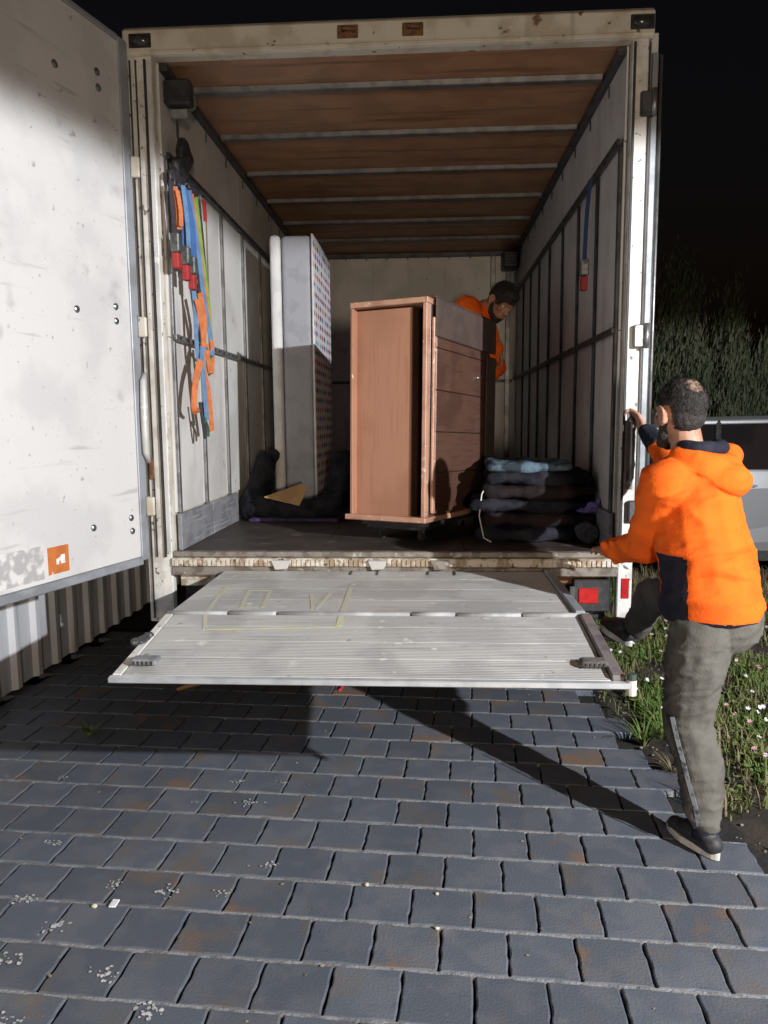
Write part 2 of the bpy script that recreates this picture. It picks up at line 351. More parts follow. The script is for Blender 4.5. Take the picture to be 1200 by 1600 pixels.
# sand in the course joints
sj = MB()
for j in range(-22, 18):
    for i in range(-40, 44):
        lx = i*.085; ly = (j+.5)*.2035
        def P(lx, ly): return (.118+lx*math.cos(rotp)-ly*math.sin(rotp), -1.671+lx*math.sin(rotp)+ly*math.cos(rotp))
        a = P(lx, ly); b = P(lx+.085, ly)
        if a[0] < -2.32 or b[0] > edge_x(a[1]) or a[1] < -4.6 or a[1] > 1.8: continue
        q = [P(lx, ly-.0062), P(lx+.085, ly-.0062), P(lx+.085, ly+.0062), P(lx, ly+.0062)]
        z1 = -.0025+.003*noise.noise(Vector((lx*20, ly*9, 0))); z2 = -.0025+.003*noise.noise(Vector(((lx+.085)*20, ly*9, 0)))
        sj.add([(*q[0], z1), (*q[1], z2), (*q[2], z2), (*q[3], z1), (*q[0], -.03), (*q[1], -.03), (*q[2], -.03), (*q[3], -.03)], [(0, 1, 2, 3), (4, 5, 1, 0), (7, 6, 2, 3)])
tag(sj.build('joint_sand', SAND, drive), kind='stuff')

# ================================================================== fence
fn = thing('steel_fence', 'pale grey ribbed steel fence running along behind the open left truck door', 'fence', (-2.35, .4, 0))
prof = []
def fence_sheet(y0, n):
    mb = MB(); pts = []
    p = .2467/1
    for k in range(n):
        b = y0+k*p
        pts += [(0, b), (0, b+p*.62), (-.030, b+p*.72), (-.030, b+p*.90), (0, b+p)]
    pts.append((0, y0+n*p+.0))
    vs = []
    for (dx, y) in pts: vs += [(-2.35-dx, y, .03), (-2.35-dx, y, 1.78), (-2.356-dx, y, 1.78), (-2.356-dx, y, .03)]
    fs = []
    for i in range(len(pts)-1):
        a, b = i*4, i*4+4
        if pts[i] == pts[i+1]: continue
        fs += [(a, b, b+1, a+1), (a+1, b+1, b+2, a+2), (a+2, b+2, b+3, a+3), (a+3, b+3, b, a)]
    fs += [(0, 1, 2, 3), tuple((len(pts)-1)*4+i for i in (3, 2, 1, 0))]
    return mb.add(vs, fs)
for k in range(9):
    y0 = -3.4+k*.9868*1.0-.03; y0 = -3.45+k*.99
    fence_sheet(y0, 4).build('sheet', FENCE, fn)
for k in range(4): MB().box(-2.41, -2.362, -3.45+k*2.97-.03, -3.45+k*2.97+.03, 0, 1.82).build('post', FENCE, fn, bevel=.003)
MB().box(-2.40, -2.33, -3.45, 5.46, 1.781, 1.82).build('rail', FENCE, fn, bevel=.004)

# ================================================================== removal truck
TR = thing('removal_truck', 'box body removal truck seen from behind with open rear doors and lowered tail lift', 'truck', (0, 2.2, 0))
FZ, CZ, LY = .97, 3.42, 4.37
# walls: panels between battens, each panel a part
def wall(sx):
    xi, xo = sx*1.15, sx*1.20
    a, b = min(xi, xo), max(xi, xo)
    MB().box(min(sx*1.154, xo), max(sx*1.154, xo), .02, LY+.05, FZ-.05, CZ+.12).build('side_wall', CREAM, TR)
    ys = [.02, .51, 1.03, 1.58, 2.14, 2.68, 3.20, 3.72, LY-.002]
    p0, p1 = min(sx*1.142, sx*1.1535), max(sx*1.142, sx*1.1535)
    for y0, y1 in zip(ys, ys[1:]):
        zb = 1.175 if (y0 < 1.1) else FZ+.002
        for z0, z1 in ((zb, 2.088), (2.092, 2.985)):
            MB().box(p0, p1, y0+.003, y1-.003, z0, z1).build('wall_panel', PANEL, TR, bevel=.001)
    for y0, y1 in ((.02, 1.56), (1.564, 3.0), (3.004, LY-.002)):
        MB().box(p0, p1, y0, y1, 2.990, CZ-.002).build('upper_panel', PANEL, TR, bevel=.001)
    q0, q1 = min(sx*1.126, sx*1.1415), max(sx*1.126, sx*1.1415)
    for y in ys[:-1]:
        yy = y+.02
        zb = 1.172 if y < 1.1 else FZ+.002
        m = MB(); m.box(q0, q1, yy, yy+.034, zb, 2.97)
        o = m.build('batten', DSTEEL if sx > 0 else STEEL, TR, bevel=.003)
    for z in (2.075, 2.972):
        r0_, r1_ = min(sx*1.108, sx*1.1255), max(sx*1.108, sx*1.1255)
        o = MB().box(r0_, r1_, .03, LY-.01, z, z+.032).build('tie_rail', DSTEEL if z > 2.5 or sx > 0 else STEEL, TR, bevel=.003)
        sl = MB()
        for k in range(40): sl.box(min(sx*1.1055, sx*1.108), max(sx*1.1055, sx*1.108), .08+k*.106, .11+k*.106, z+.009, z+.022)
        sl.build('slot_row', SEAL, o)['kind'] = 'stuff'
    # kickboards
    for k, (y0, y1) in enumerate(((.02, .62), (.623, 1.225))):
        MB().box(min(sx*1.118, sx*1.1415), max(sx*1.118, sx*1.1415), y0, y1, FZ+.001, 1.168).build('kickboard', KICK, TR, bevel=.003)
    # ceiling corner moulding
    MB().box(min(sx*1.10, sx*1.1415), max(sx*1.10, sx*1.1415), .02, LY-.03, CZ-.038, CZ-.002).build('corner_moulding', DSTEEL, TR, bevel=.003)
    cl = MB()
    for k in range(9): cl.box(min(sx*1.136, sx*1.1415), max(sx*1.136, sx*1.1415), .35+k*.45, .362+k*.45, CZ-.10, CZ-.045)
    cl.build('fixing_clip', DSTEEL, TR)
wall(-1); wall(1)
MB().box(-1.2, 1.2, LY, LY+.05, FZ-.05, CZ+.1).build('front_wall', PANEL, TR)
for x0, x1 in ((-1.138, -.39), (-.386, .386), (.39, 1.138)):
    for z0, z1 in ((FZ+.002, 2.06), (2.066, CZ-.04)): MB().box(x0, x1, LY-.008, LY-.001, z0, z1).build('bulkhead_panel', PANEL, TR, bevel=.001)
MB().box(-1.10, 1.10, LY-.03, LY-.009, 2.055, 2.085).build('tie_rail', DSTEEL, TR, bevel=.003)
for x in (.86, 1.02): MB().box(x, x+.05, LY-.05, LY-.031, FZ, CZ-.05).build('corner_upright', STEEL, TR, bevel=.004)
MB().box(-1.10, 1.10, LY-.05, LY-.009, CZ-.05, CZ-.003).build('bulkhead_moulding', DSTEEL, TR, bevel=.003)
rm = MB()
for k in range(9): rm.box(-.9+k*.22, -.888+k*.22, LY-.055, LY-.05, CZ-.075, CZ-.02)
rm.build('fixing_clip', DSTEEL, TR)
# ceiling: ply sheets between ribs
ribs = [.33, .99, 1.68, 2.35, 3.02, 3.70]
yy = [.02]+ribs+[LY]
for a, b in zip(yy, yy[1:]): MB().box(-1.14, 1.14, a+.002, b-.002, CZ, CZ+.015).build('ceiling_sheet', PLYC, TR)
for y in ribs:
    o = MB().prism([(y-.035, CZ-.001), (y-.022, CZ-.028), (y+.022, CZ-.028), (y+.035, CZ-.001)], 'x', -1.095, 1.095).build('roof_rib', RIB, TR, bevel=.004, seg=2)
MB().box(-1.2, 1.2, .02, LY+.05, CZ+.12, CZ+.16).build('roof_skin', CREAM, TR, bevel=.01)
# floor
for k in range(3):
    x0 = -1.15+k*.7667; MB().box(x0+.001, x0+.7655, .0, LY, FZ-.03, FZ).build('floor_board', PLYF, TR, bevel=.001)
# rear frame
lp = MB().prism([(-1.285, .0), (-1.285, -.045), (-1.20, -.055), (-1.152, -.055), (-1.152, .0)], 'z', .60, CZ).build('door_post', POSTW, TR, bevel=.004)
MB().box(-1.262, -1.256, -.060, -.0505, .62, CZ-.02).build('seal', SEAL, lp)
MB().box(-1.232, -1.226, -.062, -.053, .95, CZ-.02).build('seal', SEAL, lp)
MB().box(-1.188, -1.178, -.067, -.056, .95, CZ-.02).build('seal', SEAL, lp)
MB().box(-1.176, -1.153, -.062, -.0565, .98, CZ-.03).build('bright_strip', ALU, lp, bevel=.002)
rp = MB().prism([(1.152, .0), (1.152, -.055), (1.226, -.055), (1.226, .0)], 'z', .56, CZ).build('door_post', POSTW, TR, bevel=.005)
MB().box(1.155, 1.166, -.064, -.056, .98, CZ-.02).build('seal', SEAL, rp)
MB().box(1.172, 1.212, -.0590, -.0560, .74, .845).build('reflector', REDR, rp, bevel=.002)
# lock keeper slot and wear on right post
lk = MB().tube([(1.195, -.060, 1.33), (1.195, -.10, 1.36), (1.195, -.10, 1.62), (1.195, -.060, 1.65)], .011, 10).build('grab_handle', STEEL, rp, smooth=True)
MB().box(1.178, 1.212, -.060, -.056, 1.30, 1.68).build('keeper_plate', SILLD, rp, bevel=.002)
for z in (1.19, 2.05, 3.12):
    h = MB().box(1.190, 1.248, -.085, -.0565, z-.055, z+.055).build('hinge', DSTEEL if z != 2.05 else STEEL, rp, bevel=.006)
    MB().tube([(1.248, -.09, z-.06), (1.248, -.09, z+.06)], .012, 10).build('hinge_pin', STEEL, h, smooth=True)
for z in (1.22, 2.13, 2.9):
    h = MB().box(-1.275, -1.225, -.085, -.0625, z-.05, z+.05).build('hinge', CREAM, lp, bevel=.006)
    MB().tube([(-1.275, -.09, z-.055), (-1.275, -.09, z+.055)], .013, 10).build('hinge_pin', STEEL, h, smooth=True)
MB().tube([(-1.245, -.075, 1.45), (-1.245, -.11, 1.50), (-1.245, -.112, 1.68), (-1.245, -.105, 1.86), (-1.245, -.075, 1.90)], [.012, .016, .018, .016, .01], 10).build('grab_handle', ALU, lp, smooth=True)
MB().box(-1.252, -1.224, -.066, -.0565, 1.36, 1.47).build('rust_patch', RUST, lp, bevel=.004)
hd = MB().prism([(.02, CZ-.002), (-.045, CZ-.002), (-.060, CZ+.012), (-.060, CZ+.115), (-.03, CZ+.14), (.02, CZ+.14)], 'x', -1.288, 1.248).build('header', CREAM, TR, bevel=.004)
MB().box(-1.15, 1.15, -.068, -.0605, CZ-.003, CZ+.018).build('drip_lip', CREAM, hd, bevel=.003)
for x in (-1.20, 1.19):
    m = MB().ball((x, -.066, CZ+.065), (.048, .022, .028)); o = m.build('marker_light', LENS, hd, smooth=True)
    MB().box(x-.055, x+.055, -.066, -.0595, CZ+.032, CZ+.098).build('lamp_base', BLACKP, o, bevel=.004)
for x, w_ in ((-.19, .035), (.12, .03)):
    MB().box(x-.05, x+.05, -.066, -.0602, CZ+.040, CZ+.10).build('rusty_bracket', RUST, hd, bevel=.004)
    MB().tube([(x-.02, -.066, CZ+.075), (x-.02, -.09, CZ+.075), (x+.03, -.09, CZ+.07), (x+.03, -.066, CZ+.07)], .009, 8).build('bracket_hook', RUST, hd, smooth=True)
# threshold
MB().box(-1.15, 1.15, -.050, -.001, FZ-.022, FZ+.006).build('threshold', SILLD, TR, bevel=.004)
MB().box(-1.15, 1.15, -.075, -.001, FZ-.068, FZ-.024).build('sill', SILL, TR, bevel=.005)
tb = MB()
for k in range(92): tb.box(-1.13+k*.0247, -1.118+k*.0247, -.081, -.0755, FZ-.062, FZ-.030)
tag(tb.build('sill_rib', SILL, TR, bevel=0), kind='stuff')
MB().box(-1.15, 1.15, -.070, -.001, FZ-.115, FZ-.070).build('rear_crossmember', SILLD, TR, bevel=.004)
for x in (-.12, .20, -.62): MB().prism([(x, FZ-.03), (x+.10, FZ-.03), (x+.085, FZ-.075), (x+.02, FZ-.08)], 'y', -.10, -.082).build('lift_lug', SILLD if x > 0 else ALU, TR, bevel=.004)
# chassis below
MB().box(-1.12, 1.12, .05, .12, .60, FZ-.12).build('underrun_plate', BLACKP, TR, bevel=.005)
for x in (-.45, .45): MB().box(x-.05, x+.05, .13, LY, .62, FZ-.035).build('chassis_rail', BLACKP, TR)
MB().box(-1.1, 1.1, .02, .05, .80, .86).build('rusty_bracket', RUST, TR, bevel=.004)
MB().box(-1.12, -.93, -.03, .015, .79, .865).build('flaking_plate', SILL, TR, bevel=.004)
tl = MB().box(.94, 1.13, -.02, .045, .66, .83).build('tail_light', BLACKP, TR, bevel=.006)
MB().box(.965, 1.065, -.028, -.0205, .705, .785).build('red_lens', REDR, tl, bevel=.004)
MB().box(.90, 1.24, -.17, -.03, .545, .575).build('bumper_step', DSTEEL, TR, bevel=.005)
for x in (.93, 1.21): MB().box(x-.015, x+.015, -.05, -.035, .575, .80).build('step_bracket', DSTEEL, TR, bevel=.003)
for sx in (-1, 1):
    wh = MB().tube([(sx*.82, 2.9, .45), (sx*.86, 2.9, .45), (sx*1.10, 2.9, .45), (sx*1.14, 2.9, .45)], [.40, .45, .45, .40], 32).build('wheel', TYRE, TR)
    MB().tube([(sx*1.10, 2.9, .45), (sx*1.148, 2.9, .45)], [.26, .24], 24).build('rim', STEEL, wh)
    MB().box(sx*1.0-.16, sx*1.0+.16, 2.25, 3.55, .93, .935).build('mudguard', BLACKP, TR)
MB().box(-.8, .8, 2.84, 2.96, .38, .52).build('axle', BLACKP, TR, bevel=.02)
# work lamp and box inside
wl = MB().box(-1.135, -1.0, .05, .13, 3.24, 3.36).build('work_lamp', BLACKP, TR, bevel=.01)
MB().ball((-1.06, .20, 3.31), (.05, .07, .05)).build('lamp_glass', mat('lamp_glass', (.16, .19, .15), .3, (.12, .15, .11), 20), wl, smooth=True)
MB().box(-1.12, -1.03, .10, .14, 3.19, 3.235).build('lamp_bracket', KICK, wl, bevel=.004)
MB().tube([(-1.09, .12, 3.22), (-1.10, .15, 3.12), (-1.085, .16, 3.02)], .006, 8).build('lamp_cord', SEAL, wl, smooth=True)
fb = MB().box(.97, 1.12, 4.10, 4.30, 3.20, 3.37).build('heater_box', BLACKP, TR, bevel=.012)
for k in range(5): MB().box(.985, 1.105, 4.088, 4.0995, 3.225+k*.028, 3.237+k*.028).build('grille_slat', DSTEEL, fb)

# rear doors
def door(org, ang, name_label):
    """local: x = along the door from hinge, y = thickness (camera side negative), z"""
    M = frame(Vector(org), ang)
    d = MB().box(0, 1.18, -.016, .016, .965, 3.455, M).build('rear_door', WHITE, TR, bevel=.003); d['label'] = name_label
    return d, M
a = math.atan2(-.92, -.25)
dl, M = door((-1.292, -.10, 0), a, 'open left rear door, smudged white with round bolt heads')
# inside face of the left door is the side facing +x (local +y)
MB().box(-.028, .034, -.026, .026, .945, 3.475, M).build('edge_trim', TRIM, dl, bevel=.003)
MB().box(.034, 1.18, -.030, .034, .925, .964, M).build('bottom_rail', TRIM, dl, bevel=.005)
MB().box(.034, 1.18, -.024, .024, 3.456, 3.48, M).build('top_rail', TRIM, dl, bevel=.003)
for (t, z) in ((.462, 3.17), (.19, 3.25), (.186, 3.183), (.409, 2.159), (.139, 2.207), (.139, 2.139), (.378, 1.163), (.10, 1.176), (.095, 1.108)):
    t2 = t+.0
    mb = MB(); c = M @ Vector((t2, .018, z)); nrm = (M.to_3x3() @ Vector((0, 1, 0)))
    mb.tube([c-nrm*.003, c+nrm*.003, c+nrm*.008], [.0165, .0165, .010], 14).build('bolt', BOLT, dl, smooth=False)
MB().box(.55, .675, .0165, .0185, .995, 1.115, M).build('sticker', STK, dl)
MB().box(.70, .96, .0165, .0180, .985, 1.13, M).build('sticker', SCUFF, dl)
MB().box(.575, .60, .0186, .0192, 1.035, 1.075, M).build('sticker_print', LOGO, dl)
MB().box(.612, .628, .0186, .0192, 1.035, 1.060, M).build('sticker_print', LOGO, dl)
for z in (1.22, 2.13, 2.9): MB().box(-.03, .09, -.034, -.027, z-.03, z+.03, M).build('hinge_strap', STEEL, dl, bevel=.003)
dr, M2 = door((1.262, -.02, 0), R(89), 'right rear door folded back along the truck side, seen edge on')
MB().box(-.020, .0, -.014, .014, .945, 3.36, M2).build('edge_trim', TRIM, dr, bevel=.003)
MB().box(.02, 1.18, .0165, .028, .95, .99, M2).build('bottom_rail', TRIM, dr, bevel=.003)
MB().tube([M2 @ Vector((-.010, -.030, .95)), M2 @ Vector((-.010, -.030, 3.35))], .008, 10).build('locking_bar', STEEL, dr, smooth=True)
MB().tube([M2 @ Vector((.045, -.030, .95)), M2 @ Vector((.045, -.030, 3.35))], .008, 10).build('locking_bar', DSTEEL, dr, smooth=True)

# ------------------------------------------------------------------ tail lift
TL = thing('tail_lift', 'worn grey aluminium tail lift platform folded out level behind the truck', 'platform', (-.03, -.8, .8))
Zl, Zf, Zi, Yl, Yf, Yi = .805, .880, .884, -1.50, -.93, -.085
def zd(y): return lerp(Zl, Zf, (y-Yl)/(Yf-Yl)) if y < Yf else lerp(Zf, Zi, (y-Yf)/(Yi-Yf))
def slab(y0, y1, x0, x1, t0, t1, name, m, parent, up=0, bev=.0015):
    z0, z1 = zd(y0)+up, zd(y1)+up
    mb = MB(); mb.add([(x, y, z) for x in (x0, x1) for (y, z) in ((y0, z0-t0), (y0, z0), (y1, z1), (y1, z1-t1))], [(0, 1, 2, 3), (4, 7, 6, 5), (0, 4, 5, 1), (1, 5, 6, 2), (2, 6, 7, 3), (3, 7, 4, 0)])
    return mb.build(name, m, parent, bevel=bev)
XL, XR = -.875, .825
ol = [-1.475, -1.335, -1.195, -1.06, -.945]
for y0, y1 in zip(ol, ol[1:]): slab(y0, y1-.0016, XL+.035, XR-.045, .02+.03*(y0-Yl)/.57, .02+.03*(y1-Yl)/.57, 'outer_plank', DECK, TL)
slab(Yl, -1.4775, XL-.005, XR+.012, .019, .022, 'lip_edge', mat('bright_lip', (.60, .62, .64), .35, (.50, .52, .54), 10, metal=.5), TL, up=.001, bev=.003)
slab(-1.475, -.945, XL, XL+.032, .025, .05, 'side_strip', POSTW, TL, up=.002, bev=.003)
slab(-1.475, -.945, XR-.042, XR, .03, .055, 'side_rail', mat('worn_side_rail', (.20, .185, .18), .55, (.13, .12, .12), 12, metal=.3, spot=((.45, .10, .05), 18, .66, .72), bump=.2), TL, up=.016, bev=.004)
il = [-.915, -.70, -.49, -.28, -.088]
for y0, y1 in zip(il, il[1:]): slab(y0, y1-.0016, XL+.01, XR-.055, .05, .05, 'inner_plank', DECK, TL)
slab(-.915, -.088, XR-.052, XR-.012, .055, .055, 'side_rail', TRIM, TL, up=.014, bev=.004)
HINGE = mat('hinge_steel', (.40, .40, .40), .7, (.28, .28, .28), 9, metal=.1)
hx = [XL, -.62, -.42, .12, .30, .56, XR]
for k, (x0, x1) in enumerate(zip(hx, hx[1:])):
    z = zd(-.93)
    MB().tube([(x0+.004, -.930, z-.004), (x1-.004, -.930, z-.004)], .0145 if k % 2 else .0125, 10).build('fold_hinge', HINGE, TL, smooth=True)
def pad(x, y, m, sx, label=None):
    z = zd(y)+.002; o = MB().box(x-sx, x+sx, y-.030, y+.030, z, z+.024).build('deck_pad', m, TL, bevel=.012, seg=3)
    for k in range(5): MB().box(x-sx*.7+k*sx*.32, x-sx*.7+k*sx*.32+.006, y-.0335, y-.0302, z+.006, z+.018).build('slot', SEAL, o)
pad(-.788, -1.395, KICK, .048); pad(.745, -1.375, mat('worn_rubber', (.07, .065, .06), .8, (.12, .11, .10), 30, bump=.4), .046)
MB().ball((-.87, -1.20, zd(-1.2)+.004), (.022, .05, .012)).ball((-.888, -1.23, zd(-1.2)+.004), (.016, .028, .016)).ball((-.86, -1.17, zd(-1.2)+.012), (.018, .02, .012)).organic('lift_catch', DSTEEL, TL, voxel=.004, it=1, disp=((.012, .015),))
cl_ = MB().tube([(XR+.018, -1.485, .765), (XR+.018, -1.485, .815)], .016, 14).build('corner_roller', SOLE, TL, smooth=False)
MB().tube([(XR+.018, -1.485, .816), (XR+.018, -1.485, .836)], .0155, 14).build('roller_cap', mat('green_cap', (.05, .075, .06), .5, (.03, .05, .04), 20), cl_)
for x in (-.2, .19):
    MB().box(x-.004, x+.004, -.19, -.10, .886, .8885).build('slot_mark', SEAL, TL)
    MB().box(x+.13, x+.138, -.19, -.10, .886, .8885).build('slot_mark', SEAL, TL)
# worn yellow paint marks
def stripe(pts, wd=.018):
    mb = MB()
    for p, q in zip(pts, pts[1:]):
        p, q = Vector((*p, 0)), Vector((*q, 0)); t = (q-p).normalized(); n_ = Vector((-t.y, t.x, 0))*wd/2
        N_ = max(1, int((q-p).length/.1))
        for k in range(N_):
            a_, b_ = p.lerp(q, k/N_), p.lerp(q, (k+1)/N_)
            mb.add([(v.x, v.y, zd(v.y)+.0006) for v in (a_-n_, b_-n_, b_+n_, a_+n_)]+[(v.x, v.y, zd(v.y)+.0016) for v in (a_-n_, b_-n_, b_+n_, a_+n_)], [(0, 3, 2, 1), (4, 5, 6, 7), (0, 1, 5, 4), (1, 2, 6, 5), (2, 3, 7, 6), (3, 0, 4, 7)])
    return mb.build('yellow_marking', YEL, TL)
stripe([(-.76, -.46), (-.715, -.91)]); stripe([(-.71, -.95), (-.668, -1.095), (-.154, -1.06)], .016); stripe([(-.155, -1.05), (-.158, -.95)], .024); stripe([(-.16, -.91), (-.168, -.46)], .02)
stripe([(-.63, -.54), (-.59, -.84)]); stripe([(-.53, -.55), (-.50, -.84)]); stripe([(-.52, -.84), (-.60, -.85)], .012); stripe([(-.33, -.60), (-.285, -.86)]); stripe([(-.25, -.57), (-.275, -.86)]); stripe([(-.63, -.53), (-.53, -.53)], .012)
for x in (-.5, .45): MB().prism([(Yi, .80), (Yi+.28, .62), (Yi+.28, .52), (Yi-.75, .835), (Yi-.75, .86)][::1], 'x', x-.03, x+.03).build('lift_arm', DSTEEL, TL, bevel=.004)

# ================================================================== things inside
# mattress
mt = thing('mattress', 'single mattress with colourful diamond print standing on end at left wall', 'mattress', (-.78, 1.9, FZ))
def bulge(b):  # soft corners
    return b
MB().box(-.825, -.615, 1.45, 2.36, FZ+.01, 2.93).build('core', MGREY, mt, bevel=.03, seg=3)
MB().box(-.612, -.598, 1.455, 2.355, FZ+.03, 2.925).build('printed_face', PRINT, mt, bevel=.006, seg=2)
MB().tube([(-.606, 1.447, FZ+.03), (-.606, 1.445, 1.5), (-.606, 1.447, 2.93)], .008, 8).build('piping', MWHITE, mt, smooth=True)
MB().tube([(-.606, 1.447, 2.93), (-.606, 2.36, 2.93)], .008, 8).build('piping', MWHITE, mt, smooth=True)
m2 = MB().box(-.905, -.830, 1.44, 2.34, FZ+.01, 2.935).build('mattress', MWHITE, None, bevel=.03, seg=3)
tag(m2, 'thin plain white mattress standing between the left wall and the printed mattress', 'mattress')
# chest of drawers, rear towards the doors, held up by the man behind it
ang = R(-24)
CW = frame(Vector((.172, .150, 1.098)), ang) @ Matrix.Rotation(R(-1.8), 4, 'X') @ Matrix.Translation((0, 0, -1.098))      # local: x from -W..0 along the back face, y depth away
CB = thing('chest_of_drawers', 'tall pinkish brown chest of drawers tipped up in the middle of the truck', 'chest', (.05, .5, 1.1))
Wc, Dc, z0, z1 = .462, 1.0, 1.098, 2.30
B = lambda *a: MB().box(*a, CW)
B(-Wc, -.110, .050, .060, z0+.03, z1-.04).build('back_panel', WOODP, CB)
B(-.108, -.018, .20, .21, z0+.03, z1-.04).build('back_panel', WOODD, CB); B(-.112, -.108, .060, .20, z0+.03, z1-.04).build('shade_recess_board', WOODD, CB)  # dark recessed strip put in for the cast shadow of the edge post
B(-Wc-.002, -Wc+.014, .0, Dc, z0+.03, z1-.03).build('side_panel', WOODP, CB, bevel=.002)
B(-.024, .0, .0, .045, z0+.03, z1-.03).build('edge_post', WOODE, CB, bevel=.003)
B(-Wc-.004, .004, -.002, Dc, z1-.030, z1).build('top_board', WOODE, CB, bevel=.003)
B(-Wc-.030, .008, -.012, Dc, z0, z0+.030).build('base_board', WOODE, CB, bevel=.004)
B(-.016, .0, .05, Dc, z0+.03, z1-.03).build('side_panel', WOODD, CB, bevel=.002)
for k in range(5):
    za = z0+.045+k*.226
    dd = B(.002, .016, .10, Dc-.06, za, za+.2225).build('drawer_front', WOODD, CB, bevel=.003)
    for yk in ((.72,) if k in (3, 4) else ()):
        c = CW @ Vector((.020, yk, za+.11)); MB().ball(c, .014).build('knob', BOLT, dd, smooth=True)
B(.006, .022, .052, .088, z0+.05, z1-.10).build('plastic_wrap_strip', WOODE, CB, bevel=.004)
cov = MB().box(-.30, .024, .06, Dc+.03, z1+.002, z1+.016, CW).box(.020, .032, .06, Dc+.03, z1-.20, z1+.002, CW).box(.020, .034, Dc-.14, Dc+.03, z0+.1, z1-.221, CW).build('furniture_blanket', GREYCOV, None, bevel=.006)
tag(cov, 'dark brown grey blanket draped over the top right edge of the brown chest', 'blanket')
dol = thing('furniture_dolly', 'low black dolly carrying the brown chest of drawers', 'dolly', (.05, .5, FZ))
DW = frame(Vector((.172, .150, 0)), ang)
MB().box(-Wc+.04, -.05, .12, .92, 1.035, 1.066, DW).build('deck', BLACKP, dol, bevel=.006)
for u in (-Wc+.10, -.11):
    for v in (.20, .82):
        c = DW @ Vector((u, v, FZ+.030)); ax = DW.to_3x3() @ Vector((1, 0, 0))
        wq = MB().tube([c-ax*.012, c+ax*.012], .030, 16).build('castor', TYRE, dol); MB().box(c.x-.014, c.x+.014, c.y-.016, c.y+.016, FZ+.045, 1.035).build('fork', BLACKP, wq)
B(-Wc+.02, -.02, .10, .16, 1.067, z0-.001).build('furniture_skid', BLACKP, dol); B(-Wc+.02, -.02, .84, .90, 1.067, z0-.001).build('furniture_skid', BLACKP, dol)
# soft lumps (blankets, bags)
def soft(name, shapes, m, label, cat, group=None, disp=((.03, .12), (.012, .04)), voxel=.012, parent=None):
    mb = MB()
    for s in shapes:
        if s[0] == 'b': mb.ball(*s[1:])
        elif s[0] == 'c': mb.cap(*s[1:])
        else: mb.box(*s[1:])
    o = mb.organic(name, m, parent, voxel=voxel, it=6, disp=disp)
    if not parent: tag(o, label, cat, group)
    return o
soft('moving_blanket', [('c', (-1.06, 1.32, 1.05), (-.95, 1.36, 1.36), .09, .07), ('c', (-1.03, 1.30, 1.06), (-.62, 1.20, 1.04), .09, .075), ('c', (-.62, 1.20, 1.05), (-.42, 1.25, 1.10), .08, .08), ('c', (-1.0, 1.42, 1.1), (-.9, 1.42, 1.42), .06, .04)], BLANK, 'dark grey moving blanket bundled against the left wall by the mattress', 'blanket')
soft('moving_blanket', [('c', (-.46, 1.42, 1.06), (-.44, 1.42, 1.38), .09, .055), ('c', (-.38, 1.30, 1.05), (-.38, 1.42, 1.40), .07, .05)], BLANK, 'black blanket heaped upright between printed mattress and brown chest', 'blanket')
cdm = MB().add([(-.90, 1.06, 1.155), (-.655, 1.00, 1.105), (-.62, 1.12, 1.20), (-.66, 1.17, 1.235), (-.90, 1.06, 1.149), (-.655, 1.00, 1.099), (-.62, 1.12, 1.194), (-.66, 1.17, 1.229)], [(0, 1, 2, 3), (7, 6, 5, 4), (0, 4, 5, 1), (1, 5, 6, 2), (2, 6, 7, 3), (3, 7, 4, 0)])
tag(cdm.build('cardboard_sheet', CARD), 'torn piece of tan cardboard lying on the dark blanket by the mattress', 'cardboard')
soft('moving_blanket', [('x', -1.04, -.42, 1.14, 1.62, FZ+.002, FZ+.028)], PURP, 'flat purple blanket spread on the truck floor under the dark one', 'blanket', disp=((.012, .10),))
# folded blankets stack, right
lay = [(FZ+.005, .085, BLANK, .70, 'dark folded blanket at the bottom of the stack beside the right wall'),
       (FZ+.088, .085, BLANKB, .68, 'brown folded blanket second from the bottom of the right hand stack'),
       (FZ+.170, .075, BLANK, .70, 'black folded blanket third from the bottom of the right hand stack'),
       (FZ+.242, .080, BLANKB, .64, 'dark brown folded blanket just below the top two of the right stack'),
       (FZ+.318, .075, BLANK, .62, 'black folded blanket second from the top of the right hand stack'),
       (FZ+.390, .055, BLANKC, .50, 'pale blue folded blanket lying on top of the right hand stack')]
for k, (zz, hh, m, wd, lb) in enumerate(lay):
    cx = .80+.035*math.sin(k*2.2); 
    soft('folded_blanket', [('c', (cx-wd/2+hh/2, .34+.03*math.sin(k*3.1), zz+hh/2), (cx, .315+.02*math.sin(k*1.7), zz+hh*.42), hh/2, hh/2), ('c', (cx, .315+.02*math.sin(k*1.7), zz+hh*.42), (cx+wd/2-hh/2, .35+.03*math.sin(k*5.3), zz+hh*.46), hh/2, hh*.42), ('x', cx-wd/2+.03, cx+wd/2-.03, .34, .86, zz, zz+hh*.96)], m, lb, 'blanket', 'folded moving blankets stacked at the right', disp=((.045, .16), (.018, .05)))
soft('purple_cloth', [('b', (1.09, .30, FZ+.185), (.05, .035, .022)), ('b', (1.13, .31, FZ+.215), (.022, .03, .035)), ('b', (1.05, .30, FZ+.178), (.05, .03, .014)), ('b', (1.10, .30, FZ+.21), (.03, .03, .018))], mat('bright_purple', (.15, .10, .36), .9, (.22, .17, .42), 20), 'crumpled bright purple cloth poking out at the right end of the blanket stack', 'cloth', voxel=.006, disp=((.022, .025),))
rl = MB().tube([(1.06, .20, 1.035), (1.06, .52, 1.035)], .055, 18).organic('rubber_mat', mat('grey_mesh', (.10, .10, .105), .8, (.05, .05, .055), 60, bump=.6), None, voxel=.008, disp=((.008, .03),))
tag(rl, 'rolled grey rubber mat in front of the folded blankets near the right post', 'mat')
